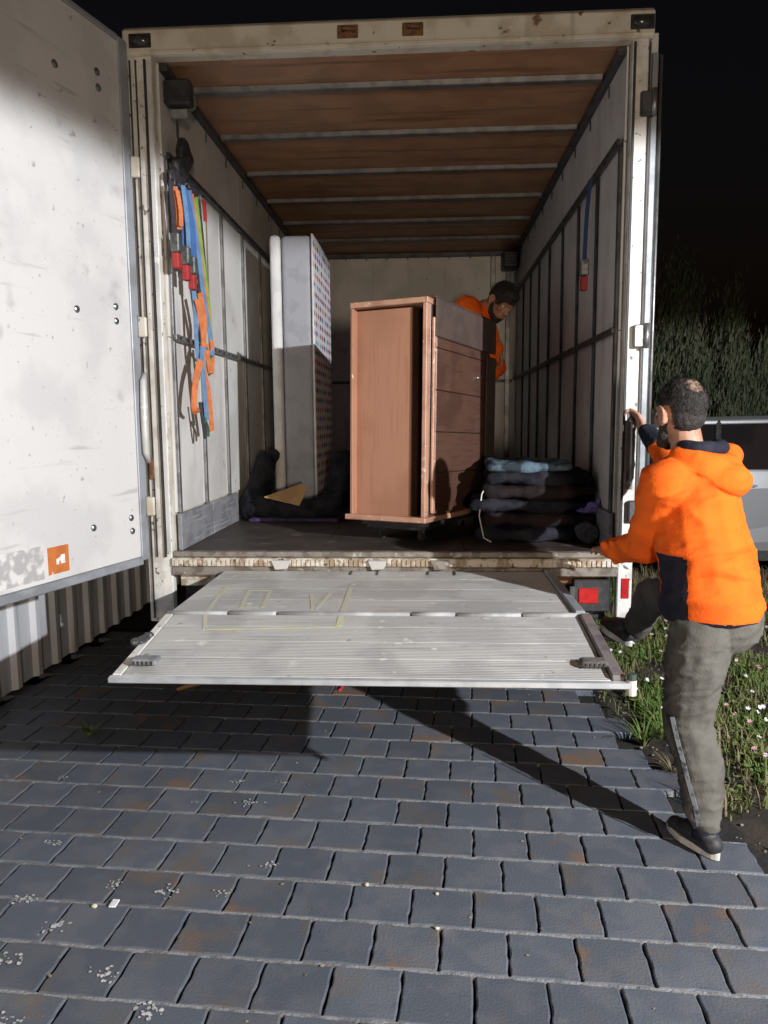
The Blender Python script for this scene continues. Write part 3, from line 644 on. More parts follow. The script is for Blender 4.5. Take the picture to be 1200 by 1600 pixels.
rop = MB().tube([(.545, .36, 1.34), (.49, .32, 1.24), (.475, .30, 1.12), (.50, .28, 1.0), (.54, .26, .98)], .004, 6).build('cord', ALU, None, smooth=True)
tag(rop, 'thin pale cord hanging down the left end of the blanket stack', 'cord')

# ------------------------------------------------------------------ straps
def ribbon(pts, wd, m, name, parent=None, th=.003, side=None):
    """flat webbing along pts, lying roughly against the wall (width along y)"""
    mb = MB(); P = [Vector(p) for p in pts]
    # resample with a spline
    Q = []
    for i in range(len(P)-1):
        p0, p1, p2, p3 = P[max(i-1, 0)], P[i], P[i+1], P[min(i+2, len(P)-1)]
        for k in range(6):
            t = k/6; Q.append(.5*((2*p1)+(p2-p0)*t+(2*p0-5*p1+4*p2-p3)*t*t+(3*p1-p0-3*p2+p3)*t**3))
    Q.append(P[-1]); s = Vector(side or (0.45, 1, 0)).normalized(); vs = []
    for i, q in enumerate(Q):
        t = (Q[min(i+1, len(Q)-1)]-Q[max(i-1, 0)]).normalized(); a = (s-t*s.dot(t)); a = a.normalized() if a.length > .05 else Vector((0, 0, 1)); n_ = t.cross(a)
        vs += [q-a*wd/2-n_*th/2, q+a*wd/2-n_*th/2, q+a*wd/2+n_*th/2, q-a*wd/2+n_*th/2]
    fs = [(0, 1, 2, 3), tuple((len(Q)-1)*4+i for i in (3, 2, 1, 0))]
    for i in range(len(Q)-1):
        for k in range(4): fs.append((i*4+k, i*4+(k+1) % 4, i*4+4+(k+1) % 4, i*4+4+k))
    mb.add(vs, fs); return mb.build(name, m, parent)
def ratchet(c, m, parent):
    c = Vector(c); b = MB().box(c.x-.022, c.x+.022, c.y-.030, c.y+.030, c.z-.045, c.z+.045).build('ratchet', BOLT, parent, bevel=.006)
    MB().tube([c+Vector((0, -.032, .03)), c+Vector((0, .032, .03))], .014, 10).build('spindle', DSTEEL, b)
    MB().box(c.x-.018, c.x+.018, c.y-.026, c.y+.026, c.z-.125, c.z-.047).build('handle', m, b, bevel=.008, seg=2)
G = 'cargo straps hanging on the left wall'
X0 = -1.085
def strap(label, pts, wd, m, rt=None, rm=None, extra=(), col=None, side=None):
    t = thing('ratchet_strap' if rt else 'cargo_strap', label, 'strap', pts[0], G)
    ribbon(pts, wd, m, 'webbing', t, side=side)
    for e in extra: ribbon(e[0], e[1], e[2] if len(e) > 2 else m, 'webbing', t, side=side)
    if rt: ratchet(rt, rm, t)
    hk = MB().tube([Vector(pts[0])+Vector((0, -.005, .0)), Vector(pts[0])+Vector((.0, 0, .035)), Vector(pts[0])+Vector((-.02, .01, .05))], .006, 8).build('hook', DSTEEL, t, smooth=True)
    return t
strap('short doubled orange strap nearest the left door post', [(-1.07, -.02, 2.82), (-1.06, -.01, 2.72), (-1.065, .005, 2.62)], .034, S_OR, extra=[([(-1.055, -.03, 2.80), (-1.045, -.02, 2.70), (-1.05, -.01, 2.63)], .03)])
strap('bright blue ratchet strap bundle with red handle, next to the short orange one', [(-1.07, .05, 2.84), (-1.05, .06, 2.7), (-1.055, .08, 2.55), (-1.06, .09, 2.46)], .06, S_BL, (-1.05, .05, 2.50), S_RD, extra=[([(-1.06, .09, 2.85), (-1.04, .12, 2.65), (-1.045, .15, 2.46)], .04), ([(-1.045, .03, 2.84), (-1.035, .05, 2.65), (-1.04, .07, 2.50)], .03, S_LB)])
strap('second blue ratchet strap with red handle, right of the blue bundle', [(-1.07, .14, 2.85), (-1.045, .17, 2.68), (-1.05, .19, 2.45)], .035, S_BL, (-1.05, .15, 2.47), S_RD)
strap('black strap with small steel ratchet and red grip beside the door post', [(-1.08, -.05, 2.84), (-1.075, -.05, 2.70), (-1.07, -.03, 2.55), (-1.07, -.03, 2.46)], .03, S_DK, (-1.065, -.05, 2.54), S_RD)
strap('long light blue strap looped across the knot of hanging straps', [(-1.07, .21, 2.87), (-1.05, .26, 2.6), (-1.05, .34, 2.35), (-1.045, .42, 2.15), (-1.04, .44, 2.06), (-1.04, .36, 2.02), (-1.035, .25, 2.06), (-1.03, .20, 2.0), (-1.03, .22, 1.85), (-1.035, .27, 1.66)], .034, S_LB, extra=[([(-1.06, .13, 2.5), (-1.05, .17, 2.3), (-1.05, .18, 2.05), (-1.045, .21, 1.95)], .03)])
strap('long orange strap twisted through the knot and hanging in two tails', [(-1.075, .27, 2.87), (-1.06, .31, 2.6), (-1.05, .39, 2.3), (-1.04, .44, 2.05), (-1.035, .38, 1.93), (-1.03, .32, 1.98), (-1.03, .30, 2.08)], .03, S_OR, extra=[([(-1.035, .16, 2.30), (-1.03, .24, 2.12), (-1.03, .22, 1.95), (-1.02, .27, 1.80), (-1.03, .34, 1.60)], .036), ([(-1.025, .16, 1.98), (-1.03, .08, 1.88), (-1.03, .03, 1.74), (-1.035, .10, 1.70)], .042), ([(-1.03, .20, 2.34), (-1.03, .27, 2.2), (-1.035, .25, 2.1)], .038)])
strap('green strap hanging straight, right of the orange one', [(-1.08, .36, 2.88), (-1.07, .40, 2.6), (-1.06, .47, 2.3), (-1.05, .44, 2.05), (-1.045, .36, 1.98), (-1.05, .42, 1.92)], .030, S_GR, extra=[([(-1.045, .22, 1.68), (-1.045, .30, 1.62), (-1.045, .31, 1.57)], .026, S_TE)])
strap('dark brown strap hanging beside the green one', [(-1.085, .43, 2.88), (-1.08, .47, 2.6), (-1.075, .52, 2.2), (-1.07, .50, 1.95)], .026, S_DK, extra=[([(-1.05, .19, 1.76), (-1.045, .22, 1.64), (-1.045, .25, 1.56), (-1.045, .27, 1.64), (-1.05, .24, 1.76)], .018, S_DK)])
strap('thin olive cord strap hanging down the first panel joint', [(-1.09, .58, 2.90), (-1.09, .58, 2.5), (-1.09, .585, 2.06)], .010, S_BG, extra=[([(-1.095, .55, 2.92), (-1.09, .56, 2.86), (-1.09, .56, 2.80)], .03, S_RD)])
hat = MB().ball((-1.075, .17, 3.03), (.035, .085, .085)).ball((-1.08, .10, 2.94), (.03, .09, .06)).organic('cap', BLACKP, None, voxel=.008, disp=((.02, .04),)); tag(hat, 'dark cap hanging over the strap hooks below the work lamp', 'cap')
kn = MB().ball((-1.085, .05, 2.88), (.025, .10, .04)).ball((-1.085, .32, 2.90), (.022, .09, .03)).organic('webbing_bundle', S_DK, None, voxel=.008, disp=((.02, .03),)); tag(kn, 'bundle of dark webbing ends knotted over the tie rail', 'strap', None)
ts = thing('ratchet_strap', 'shade-darkened blue strap with red handle hanging on the right hand wall', 'strap', (1.09, .54, 2.97))
ribbon([(1.09, .54, 2.97), (1.08, .55, 2.8), (1.075, .56, 2.62), (1.075, .57, 2.52)], .038, flat('strap_blue_shaded', (.025, .05, .16)), 'webbing', ts, side=(-.4, 1, 0)); ratchet((1.075, .57, 2.50), S_RD, ts)  # strap blue darkened, the shade on this wall is in its colour

# ================================================================== people
def basis(f):  # facing dir -> (forward, left, up)
    f = Vector(f).normalized(); up = Vector((0, 0, 1)); l = up.cross(f).normalized(); return f, l, f.cross(l).normalized()
def head_shapes(mb, c, f, s=1.0, up=None):
    c = Vector(c); f = Vector(f).normalized(); u = Vector(up or (0, 0, 1)); l = u.cross(f).normalized(); u = f.cross(l).normalized()
    M = Matrix((f, l, u)).transposed()
    def at(a, b, d): return c+(f*a+l*b+u*d)*s
    mb.ball(at(-.012, 0, .025), (.098*s, .078*s, .095*s), 20, 14, M)   # cranium
    mb.ball(at(.022, 0, -.035), (.070*s, .062*s, .085*s), 18, 12, M)    # face
    mb.ball(at(.045, 0, -.088), (.036*s, .040*s, .028*s), 12, 8, M)    # chin
    mb.cap(at(.078, 0, .012), at(.106, 0, -.028), .011*s, .017*s)       # nose
    mb.ball(at(.104, 0, -.032), (.013*s, .019*s, .011*s), 10, 8, M)
    mb.cap(at(.078, -.030, .024), at(.078, .030, .024), .013*s, .013*s)  # brow
    mb.cap(at(.090, -.018, -.062), at(.090, .018, -.062), .0085*s, .0085*s); mb.cap(at(.086, -.014, -.073), at(.086, .014, -.073), .009*s, .009*s)  # lips
    for sg in (-1, 1):
        mb.ball(at(.066, sg*.040, -.022), (.020*s, .022*s, .018*s), 10, 8, M)  # cheeks
        mb.ball(at(-.006, sg*.086, -.016), (.022*s, .009*s, .030*s), 12, 10, M)  # ear
        mb.chain([(*at(.012, sg*.086, .004), .006*s), (*at(-.004, sg*.096, .020), .0065*s), (*at(-.024, sg*.100, .010), .0065*s), (*at(-.026, sg*.098, -.012), .0065*s), (*at(-.014, sg*.090, -.038), .0075*s), (*at(.002, sg*.084, -.046), .007*s)])
        mb.ball(at(-.010, sg*.078, -.030), (.014*s, .012*s, .016*s), 10, 8, M)
    return at, M
def eyes(parent, at, M, s=1):
    for sg in (-1, 1):
        e = MB().ball(at(.0755, sg*.031, .002), (.012*s,)*3, 12, 8).build('eye', mat('eye_white', (.6, .58, .55), .3, (.5, .48, .46), 20), parent, smooth=True)
        MB().ball(at(.0855, sg*.031, .002), (.0035*s, .0055*s, .0055*s), 10, 6, M).build('pupil', SEAL, e, smooth=True)
def hand_shapes(mb, wr, d, palm_n, thumb_side, curl=.6, s=1.0):
    """wrist, direction of the fingers, direction the palm faces; fingers curl towards palm_n"""
    wr = Vector(wr); d = Vector(d).normalized(); n_ = Vector(palm_n); n_ = (n_-d*n_.dot(d)).normalized(); sd = Vector(thumb_side); sd = (sd-d*sd.dot(d)-n_*sd.dot(n_)).normalized()
    M = Matrix((d, sd, n_)).transposed()
    mb.ball(wr+d*.045*s, (.052*s, .040*s, .017*s), 14, 10, M); mb.ball(wr+d*.062*s, (.036*s, .042*s, .015*s), 14, 10, M); mb.cap(wr-d*.02*s, wr+d*.03*s, .025*s, .024*s)
    for k, L in enumerate((.072, .082, .076, .060)):
        off = sd*(.030-.0195*k)*s; p = wr+d*.085*s+off*1.0; a = 0; seg = [L*.46, L*.30, L*.24]; rad = [.0092, .0085, .0078, .0068]
        dirv = (d+sd*(.10-.07*k)).normalized(); q = wr+d*.05*s+off*.9
        mb.cap(q, p, .0105*s, rad[0]*s)
        for j in range(3):
            a += curl*(.55+.35*j)/1.2; dj = dirv*math.cos(a)+n_*math.sin(a); p2 = p+dj*seg[j]*s; mb.cap(p, p2, rad[j]*s, rad[j+1]*s, 10); p = p2
    p = wr+d*.022*s+sd*.028*s; dj = (d*.62+sd*.72+n_*.30).normalized(); p2 = p+dj*.042*s; mb.cap(p, p2, .0135*s, .0105*s); dj = (d*.85+sd*.25+n_*.5).normalized(); p3 = p2+dj*.030*s; mb.cap(p2, p3, .0105*s, .0088*s); mb.cap(p3, p3+(dj+n_*.3).normalized()*.018*s, .0088*s, .0075*s)
def hair_tufts(parent, c, M, n, rx, cond, L=.012, name='hair_strands', seed=1, m=HAIR, bias=(-.3, 0, -.9), lift=.22):
    rd = random.Random(seed); mb = MB(); c = Vector(c)
    k = 0
    while k < n:
        v = Vector((rd.gauss(0, 1), rd.gauss(0, 1), rd.gauss(0, 1))).normalized()
        if not cond(v): continue
        k += 1; p = Vector((v.x*rx[0], v.y*rx[1], v.z*rx[2])); nn = Vector((v.x/rx[0], v.y/rx[1], v.z/rx[2])).normalized()
        dr_ = Vector(bias)+Vector((rd.uniform(-.35, .35), rd.uniform(-.35, .35), rd.uniform(-.3, .3))); dr_ = (dr_-nn*dr_.dot(nn)).normalized(); dr_ = (dr_+nn*lift).normalized(); sd = nn.cross(dr_).normalized()*.0016
        l_ = L*rd.uniform(.6, 1.4); mb.add([c+M @ (p-nn*.003-sd), c+M @ (p-nn*.003+sd), c+M @ (p-nn*.002+dr_*l_)], [(0, 1, 2)])
    o = mb.build(name, m, parent); o['kind'] = 'stuff'; return o

def wrinkle(layers):
    def f(me, off):
        nr = [v.normal.copy() for v in me.vertices]
        for v, n_ in zip(me.vertices, nr):
            p = v.co+off; d = 0
            for (fr, sh, amp) in layers:
                q = Vector((p.x*fr[0], p.y*fr[1], (p.z+p.x*sh[0]*1.0+p.y*sh[1])*fr[2]+p.x*sh[2]*fr[2]))
                x = noise.noise(q); d += amp*((1-abs(x)*3.2) if abs(x) < .31 else 0)
            v.co += n_*d
        me.update()
    return f
# ---- man in the orange hoodie climbing up by the right post
P1 = thing('person', 'person in orange hoodie and grey trousers gripping the right truck post, seen from behind', 'person', (1.22, -1.05, 0))
# joints
Ls, Rs = Vector((1.090, -.94, 1.405)), Vector((1.375, -.72, 1.425))
nb = Vector((1.225, -.84, 1.500)); hc = Vector((1.175, -.83, 1.675)); pel = Vector((1.300, -.930, .93))
Le, Lw = Vector((1.090, -.72, 1.12)), Vector((1.010, -.375, 1.045))
Re, Rw = Vector((1.330, -.38, 1.43)), Vector((1.236, -.140, 1.60))
Lh, Rh = Vector((1.225, -1.00, .92)), Vector((1.37, -.86, .92))
Lk_, La = Vector((1.200, -.985, .475)), Vector((1.248, -1.095, .095))
Rk, Ra = Vector((1.205, -.48, .87)), Vector((1.185, -.31, .640))
hf = Vector((-.40, .91, -.10))
b = MB(); at1, HM = head_shapes(b, hc, hf, 1.04)
b.cap(nb-Vector((0, 0, .05)), hc+Vector((.02, -.01, -.08)), .066, .060)
b.chain([(*pel, .13), (1.27, -.90, 1.15, .13), (1.24, -.85, 1.36, .13)]); b.cap(Ls+Vector((.03, .02, 0)), Rs-Vector((.03, .02, 0)), .075, .075); b.cap((1.17, -.90, 1.42), nb, .09, .07); b.cap((1.32, -.79, 1.42), nb, .09, .07)
for s_, e_, w_ in ((Ls, Le, Lw), (Rs, Re, Rw)): b.chain([(*s_, .052), (*e_, .042), (*w_, .026)])
for h_, k_, a_ in ((Lh, Lk_, La), (Rh, Rk, Ra)): b.chain([(*h_, .085), (*k_, .055), (*a_, .038)])
hand_shapes(b, Lw, Vector((.05, 1, -.10)), (0, .0, -1), (1, .1, 0), .35, 1.08)
hand_shapes(b, Rw, Vector((-.15, .68, .52)), (-1, .2, 0), (-.1, -.5, .85), .95, 1.0)
b.chain([(*La, .036), (*(La+Vector((-.03, .08, -.055))), .030)]); b.chain([(*Ra, .036), (*(Ra+Vector((-.03, .08, -.03))), .030)])
body1 = b.organic('body', SKIN, P1, voxel=.0055, it=3, fac=.5)
# trousers
t = MB(); t.chain([(*(pel+Vector((.01, -.01, .0))), .150), (*(pel+Vector((.01, -.01, -.03))), .152)]); t.ball(pel+Vector((.040, -.045, -.04)), (.125, .125, .15))
t.chain([(*(Lh+Vector((.015, .01, -.05))), .118), (*(Lh.lerp(Lk_, .5)+Vector((.004, -.005, 0))), .108), (*Lk_, .088), (*(Lk_.lerp(La, .45)+Vector((.012, -.02, 0))), .084), (*(Lk_.lerp(La, .82)), .066), (*(La+Vector((-.003, .005, .03))), .056)])
t.chain([(*Rh, .120), (*Rh.lerp(Rk, .5), .092), (*Rk, .070)]); t.chain([(*Rk, .070), (*Rk.lerp(Ra, .5), .066), (*(Ra+Vector((0, 0, .03))), .06)])
tr1 = t.organic('trousers', TROUS, P1, voxel=.007, it=5, fn=wrinkle([((7, 7, 15), (.35, 0, -.5), .0065), ((13, 13, 30), (-.6, .2, .3), .0045)]))
# reflective zip stripe and print on trousers
def strip_on(pts, wd, m, name, parent, side): return ribbon(pts, wd, m, name, parent, th=.004, side=side)
# hoodie
h = MB()
h.chain([(1.280, -.925, .975, .166), (1.268, -.915, 1.10, .170), (1.248, -.885, 1.24, .166), (1.235, -.855, 1.37, .150)])
h.ball((1.278, -.93, 1.07), (.178, .176, .17)); h.cap(Ls+Vector((.02, .015, -.005)), Rs-Vector((.02, .01, .01)), .090, .086); h.cap((1.16, -.90, 1.40), nb-Vector((0, 0, .03)), .10, .085); h.cap((1.31, -.78, 1.41), nb-Vector((0, 0, .03)), .09, .08)
h.chain([(*Ls, .086), (*Ls.lerp(Le, .5), .075), (*(Le+Vector((0, -.01, 0))), .068), (*Le.lerp(Lw, .40), .060), (*Le.lerp(Lw, .74), .047)])
h.chain([(*Rs, .084), (*Rs.lerp(Re, .5), .074), (*Re, .066), (*Re.lerp(Rw, .45), .06)])
# folds: elbow rings, armpit, back, waist
for k, (tt, o_) in enumerate(((.25, 0), (.5, .02), (.72, -.01), (.9, .015))):
    c = Ls.lerp(Le, tt); h.cap(c+Vector((-.04, -.062, .03+o_)), c+Vector((.050, -.050, -.035)), .016, .010)
for k, tt in enumerate((.12, .32, .55, .74)):
    c = Le.lerp(Lw, tt); h.cap(c+Vector((-.05, -.025, .030)), c+Vector((-.005, -.045, -.045)), .014, .009)
h.tube([(1.290, -.942, .885), (1.289, -.941, .92), (1.284, -.936, .97), (1.278, -.93, 1.03)], [.176, .183, .182, .172], 36)
# hood lying on the shoulders
bk = Vector((.62, -.70, 0)).normalized(); sd_ = Vector((.76, .62, 0)).normalized()
HB = nb+Vector((.030, -.020, 0))
for k in range(13):
    q = lerp(-1.9, 1.9, k/12); q2 = lerp(-1.9, 1.9, min(k+1, 12)/12)
    def hp(q): return HB+bk*(.085*math.cos(q)+.008)+sd_*(.100*math.sin(q))+Vector((0, 0, -.010-.038*math.cos(q)))
    if k < 12: h.cap(hp(q), hp(q2), .044+.012*math.cos(q), .044+.012*math.cos(q2))
h.ball(HB+bk*.088+Vector((0, 0, -.080)), (.104, .096, .072), 18, 12, Matrix.Rotation(R(-48), 3, 'Z') @ Matrix.Rotation(R(0), 3, 'X'))
h.ball(HB+bk*.05+sd_*.10+Vector((0, 0, .0)), (.058, .055, .055)); 
hoodie = h.organic('hoodie', ORANGE, P1, voxel=.0068, it=9, fac=.7, fn=wrinkle([((4, 4, 11), (.5, 0, -.4), .010), ((9, 9, 24), (-.5, .3, .3), .003)]))
# dark hood lining / collar ring and navy side panel, waist band, cuffs
lb = MB()
for k in range(12):
    q = lerp(-2.0, 2.0, k/12); q2 = lerp(-2.0, 2.0, (k+1)/12)
    def lp_(q): return HB+bk*(.062*math.cos(q)+.0)+sd_*(.092*math.sin(q))+Vector((0, 0, .036))
    lb.cap(lp_(q), lp_(q2), .030, .030)
lb.organic('hood_lining', NAVY, P1, voxel=.007, it=4, disp=((.012, .05),))
hoodie.data.materials.append(NAVY); offp = wloc(P1)
for f in hoodie.data.polygons:
    c = f.center+offp; rel = Vector((c.x-1.29, c.y+.92, 0)); u_ = rel.normalized().dot(Vector((-.95, -.30, 0)).normalized())
    if rel.length < .215 and c.z < 1.13 and u_ > .84+.25*(c.z-.88): f.material_index = 1
    if c.z < .898: f.material_index = 1
MB().chain([(*Re.lerp(Rw, .55), .058), (*Re.lerp(Rw, .92), .040)]).organic('cuff', NAVY, P1, voxel=.006, disp=((.01, .04),))
MB().chain([(*Le.lerp(Lw, .70), .054), (*Le.lerp(Lw, .84), .042)]).organic('cuff', ORANGE, P1, voxel=.006, disp=((.008, .04),))
# hair: cap over skull with thin crown
hm = MB(); hm.ball(at1(-.018, 0, .032), (.104, .086, .098), 22, 14, HM); hm.ball(at1(-.040, 0, -.022), (.062, .073, .062), 16, 12, HM)
def thin_crown(me, off):
    cc = at1(-.105, .006, .09)-off
    for v in me.vertices:
        d_ = (v.co-cc).length
        if d_ < .05: v.co += (at1(-.018, 0, .03)-off-v.co)*.10*(1-d_/.05)
        loc = HM.transposed() @ (v.co+off-hc)
        fr_ = (loc.x-.052)/.03
        if fr_ > 0: v.co += (hc-off-v.co)*min(.35, .16*fr_)
        if abs(loc.y) > .05 and -.040 < loc.x < .06 and loc.z < .022: v.co += (hc-off-v.co)*.26
hair1 = hm.organic('hair', HAIR, P1, voxel=.005, it=3, disp=((.006, .02),), fn=thin_crown)
hair_tufts(hair1, at1(-.018, 0, .032), HM, 4200, (.104, .087, .099), lambda v: v.z > -.95 and v.x < .62 and not (v.z < .05 and v.x > -.35 and abs(v.y) > .5) and not (v.z < -.1 and v.x > .12) and (v-Vector((-.72, .04, .60))).length > .30+.12*random.random(), .013, seed=5)
SCALP = mat('scalp', (.24, .15, .11), .5, (.06, .045, .036), 70, thr=(.40, .62)); hair1.data.materials.append(SCALP); pc = at1(-.092, .006, .082)
for f in hair1.data.polygons:
    c = f.center+wloc(P1); d_ = (c-pc); lo_ = HM.transposed() @ d_
    if (lo_.y/.030)**2+(lo_.x/.040)**2+(lo_.z/.036)**2 < 1+1.4*noise.noise(c*70): f.material_index = 1
bd = MB(); bd.chain([(*at1(.012, .060, -.040), .014), (*at1(.028, .052, -.080), .022), (*at1(.062, .03, -.108), .024), (*at1(.070, 0, -.112), .024)]); bd.chain([(*at1(.012, -.060, -.040), .014), (*at1(.028, -.052, -.080), .022), (*at1(.062, -.03, -.112), .024), (*at1(.070, 0, -.115), .024)])
bd1 = bd.organic('beard', HAIR, P1, voxel=.005, disp=((.008, .02),))
eyes(P1, at1, HM, 1.04)
# shoes
def shoe(parent, ank, dirv, s=1.0, tilt=0):
    d = Vector(dirv).normalized(); l = Vector((0, 0, 1)).cross(d).normalized(); u = d.cross(l)
    M = Matrix((d, l, u)).transposed(); A = Vector(ank)
    def q(a, b_, c): return A+d*a*s+l*b_*s+u*c*s
    m = MB(); m.chain([(*q(-.035, 0, -.045), .040*s), (*q(.06, 0, -.050), .041*s), (*q(.150, 0, -.062), .034*s)]); m.chain([(*q(-.005, 0, -.02), .046*s), (*q(.075, 0, -.040), .040*s)])
    up_ = m.organic('shoe', SHOE, parent, voxel=.006, it=3)
    so = MB(); n = 22; ring = []
    for k in range(n):
        a_ = k*math.tau/n; x = .062+.135*math.cos(a_); wy_ = (.046 if math.cos(a_) > 0 else .040)*math.sin(a_)*(1-.12*abs(math.cos(a_)))
        ring.append((x, wy_))
    vs = [q(x, y, -.095) for x, y in ring]+[q(x*1.0, y*1.04, -.066) for x, y in ring]
    so.add(vs, [tuple(range(n))[::-1], tuple(range(n, 2*n))]+[(k, (k+1) % n, n+(k+1) % n, n+k) for k in range(n)]); so.build('sole', SOLE, up_, bevel=.003)
    la = MB()
    for k in range(4): la.tube([q(.035+.022*k, -.03, -.012-.008*k), q(.035+.022*k, .03, -.012-.008*k)], .003, 6)
    la.build('lace', NAVY, up_)
shoe(P1, (1.245, -1.100, .097), (-.42, .90, 0)); shoe(P1, (1.135, -.285, .676), (-.30, .92, .12))
MB().tube([(1.246, -1.098, .06), (1.246, -1.094, .125)], [.052, .050], 14).build('sock', NAVY, P1, smooth=True)
zp = [(1.128, -1.047, .52), (1.142, -1.062, .45), (1.162, -1.088, .36), (1.180, -1.108, .28), (1.200, -1.128, .20), (1.212, -1.135, .13)]
ribbon([Vector(p)+Vector((-.010, -.012, 0)) for p in zp], .016, mat('reflective_zip', (.30, .32, .34), .35, (.10, .10, .11), 50, metal=.3), 'zip_stripe', P1, side=(.8, -.6, 0))

# ---- second man, inside the truck, bent over the chest
P2 = thing('person', 'dark haired person in orange top bending behind the brown chest inside the truck', 'person', (.55, 1.95, FZ))
hc2 = Vector((.712, 1.60, 2.475)); nb2 = Vector((.60, 1.63, 2.435)); S2a, S2b = Vector((.465, 1.52, 2.425)), Vector((.60, 1.84, 2.38)); pel2 = Vector((.48, 2.05, 1.92))
hf2 = Vector((.35, -.62, -.62)); hu2 = Vector((.55, -.35, .70))
b = MB(); at2, HM2 = head_shapes(b, hc2, hf2, 1.0, hu2)
b.cap(nb2, hc2-Vector((.03, -.02, .05)), .062, .058); b.chain([(*pel2, .12), (.53, 1.92, 2.1, .12), (*nb2-Vector((.03, -.05, .08)), .12)]) if False else None
b.chain([(*pel2, .12), (.53, 1.92, 2.10, .12), (.54, 1.72, 2.33, .12)]); b.cap(S2a, S2b, .07, .07); b.cap((.55, 1.70, 2.35), nb2, .09, .07)
E2a, W2a = Vector((.600, 1.45, 2.08)), Vector((.690, 1.50, 2.16)); E2b, W2b = Vector((.70, 1.80, 2.04)), Vector((.60, 1.66, 1.92))
b.chain([(*S2a, .05), (*E2a, .04), (*W2a, .026)]); b.chain([(*S2b, .05), (*E2b, .04), (*W2b, .026)])
hand_shapes(b, W2a, (.15, .1, -.8), (-1, 0, 0), (0, -1, 0), .6); hand_shapes(b, W2b, (-.5, -.3, -.6), (-1, 0, 0), (0, -1, 0), .6)
for sx in (-1, 1):
    hp_ = pel2+Vector((sx*.09, 0, -.03)); b.chain([(*hp_, .085), (hp_.x+sx*.02, hp_.y-.06, 1.43, .056), (hp_.x+sx*.03, hp_.y+.02, FZ+.09, .038), (hp_.x+sx*.03, hp_.y-.06, FZ+.05, .030)])
b.organic('body', SKIN, P2, voxel=.0065, it=3, fac=.5)
h = MB(); h.chain([(*(pel2+Vector((0, 0, .02))), .16), (.53, 1.93, 2.08, .165), (.53, 1.74, 2.30, .15)]); h.cap(S2a, S2b, .092, .092); h.cap((.55, 1.70, 2.35), nb2-Vector((.01, 0, .02)), .10, .078)
h.chain([(*S2a, .09), (*S2a.lerp(E2a, .5), .080), (*E2a, .070), (*E2a.lerp(W2a, .8), .052)]); h.chain([(*S2b, .09), (*E2b, .070), (*E2b.lerp(W2b, .8), .052)])
for tt in (.3, .6, .85): c = S2a.lerp(E2a, tt); h.cap(c+Vector((-.05, -.06, .03)), c+Vector((.05, -.06, -.03)), .012, .01)
h.organic('hoodie', ORANGE, P2, voxel=.009, it=5, disp=((.022, .09), (.008, .03)))
t = MB(); t.cap(pel2, pel2-Vector((0, 0, .06)), .155, .15)
for sx in (-1, 1):
    hp_ = pel2+Vector((sx*.09, 0, -.03)); t.chain([(*hp_, .12), (hp_.x+sx*.02, hp_.y-.06, 1.43, .085), (hp_.x+sx*.03, hp_.y+.02, FZ+.13, .062)])
t.organic('trousers', DTROUS, P2, voxel=.012, it=4, disp=((.02, .07),))
for sx in (-1, 1): shoe(P2, (pel2.x+sx*.12, pel2.y+.02, FZ+.097), (sx*.15, -1, 0))
hm = MB(); hm.ball(at2(-.020, 0, .040), (.108, .088, .100), 20, 14, HM2); hm.ball(at2(.045, 0, .085), (.050, .065, .040), 14, 10, HM2); hm.ball(at2(-.055, 0, -.02), (.055, .07, .055), 14, 10, HM2)
hair2 = hm.organic('hair', HAIR, P2, voxel=.006, it=3, disp=((.014, .02),))
hair_tufts(hair2, at2(-.018, 0, .040), HM2, 2600, (.110, .090, .102), lambda v: v.z > -.4 and v.x < .75, .024, seed=9, lift=.6)
bd = MB(); bd.chain([(*at2(.0, .066, -.04), .018), (*at2(.03, .058, -.085), .024), (*at2(.066, 0, -.108), .028), (*at2(.03, -.058, -.085), .024), (*at2(.0, -.066, -.04), .018)]); bd.organic('beard', HAIR, P2, voxel=.006, disp=((.008, .02),))
eyes(P2, at2, HM2)

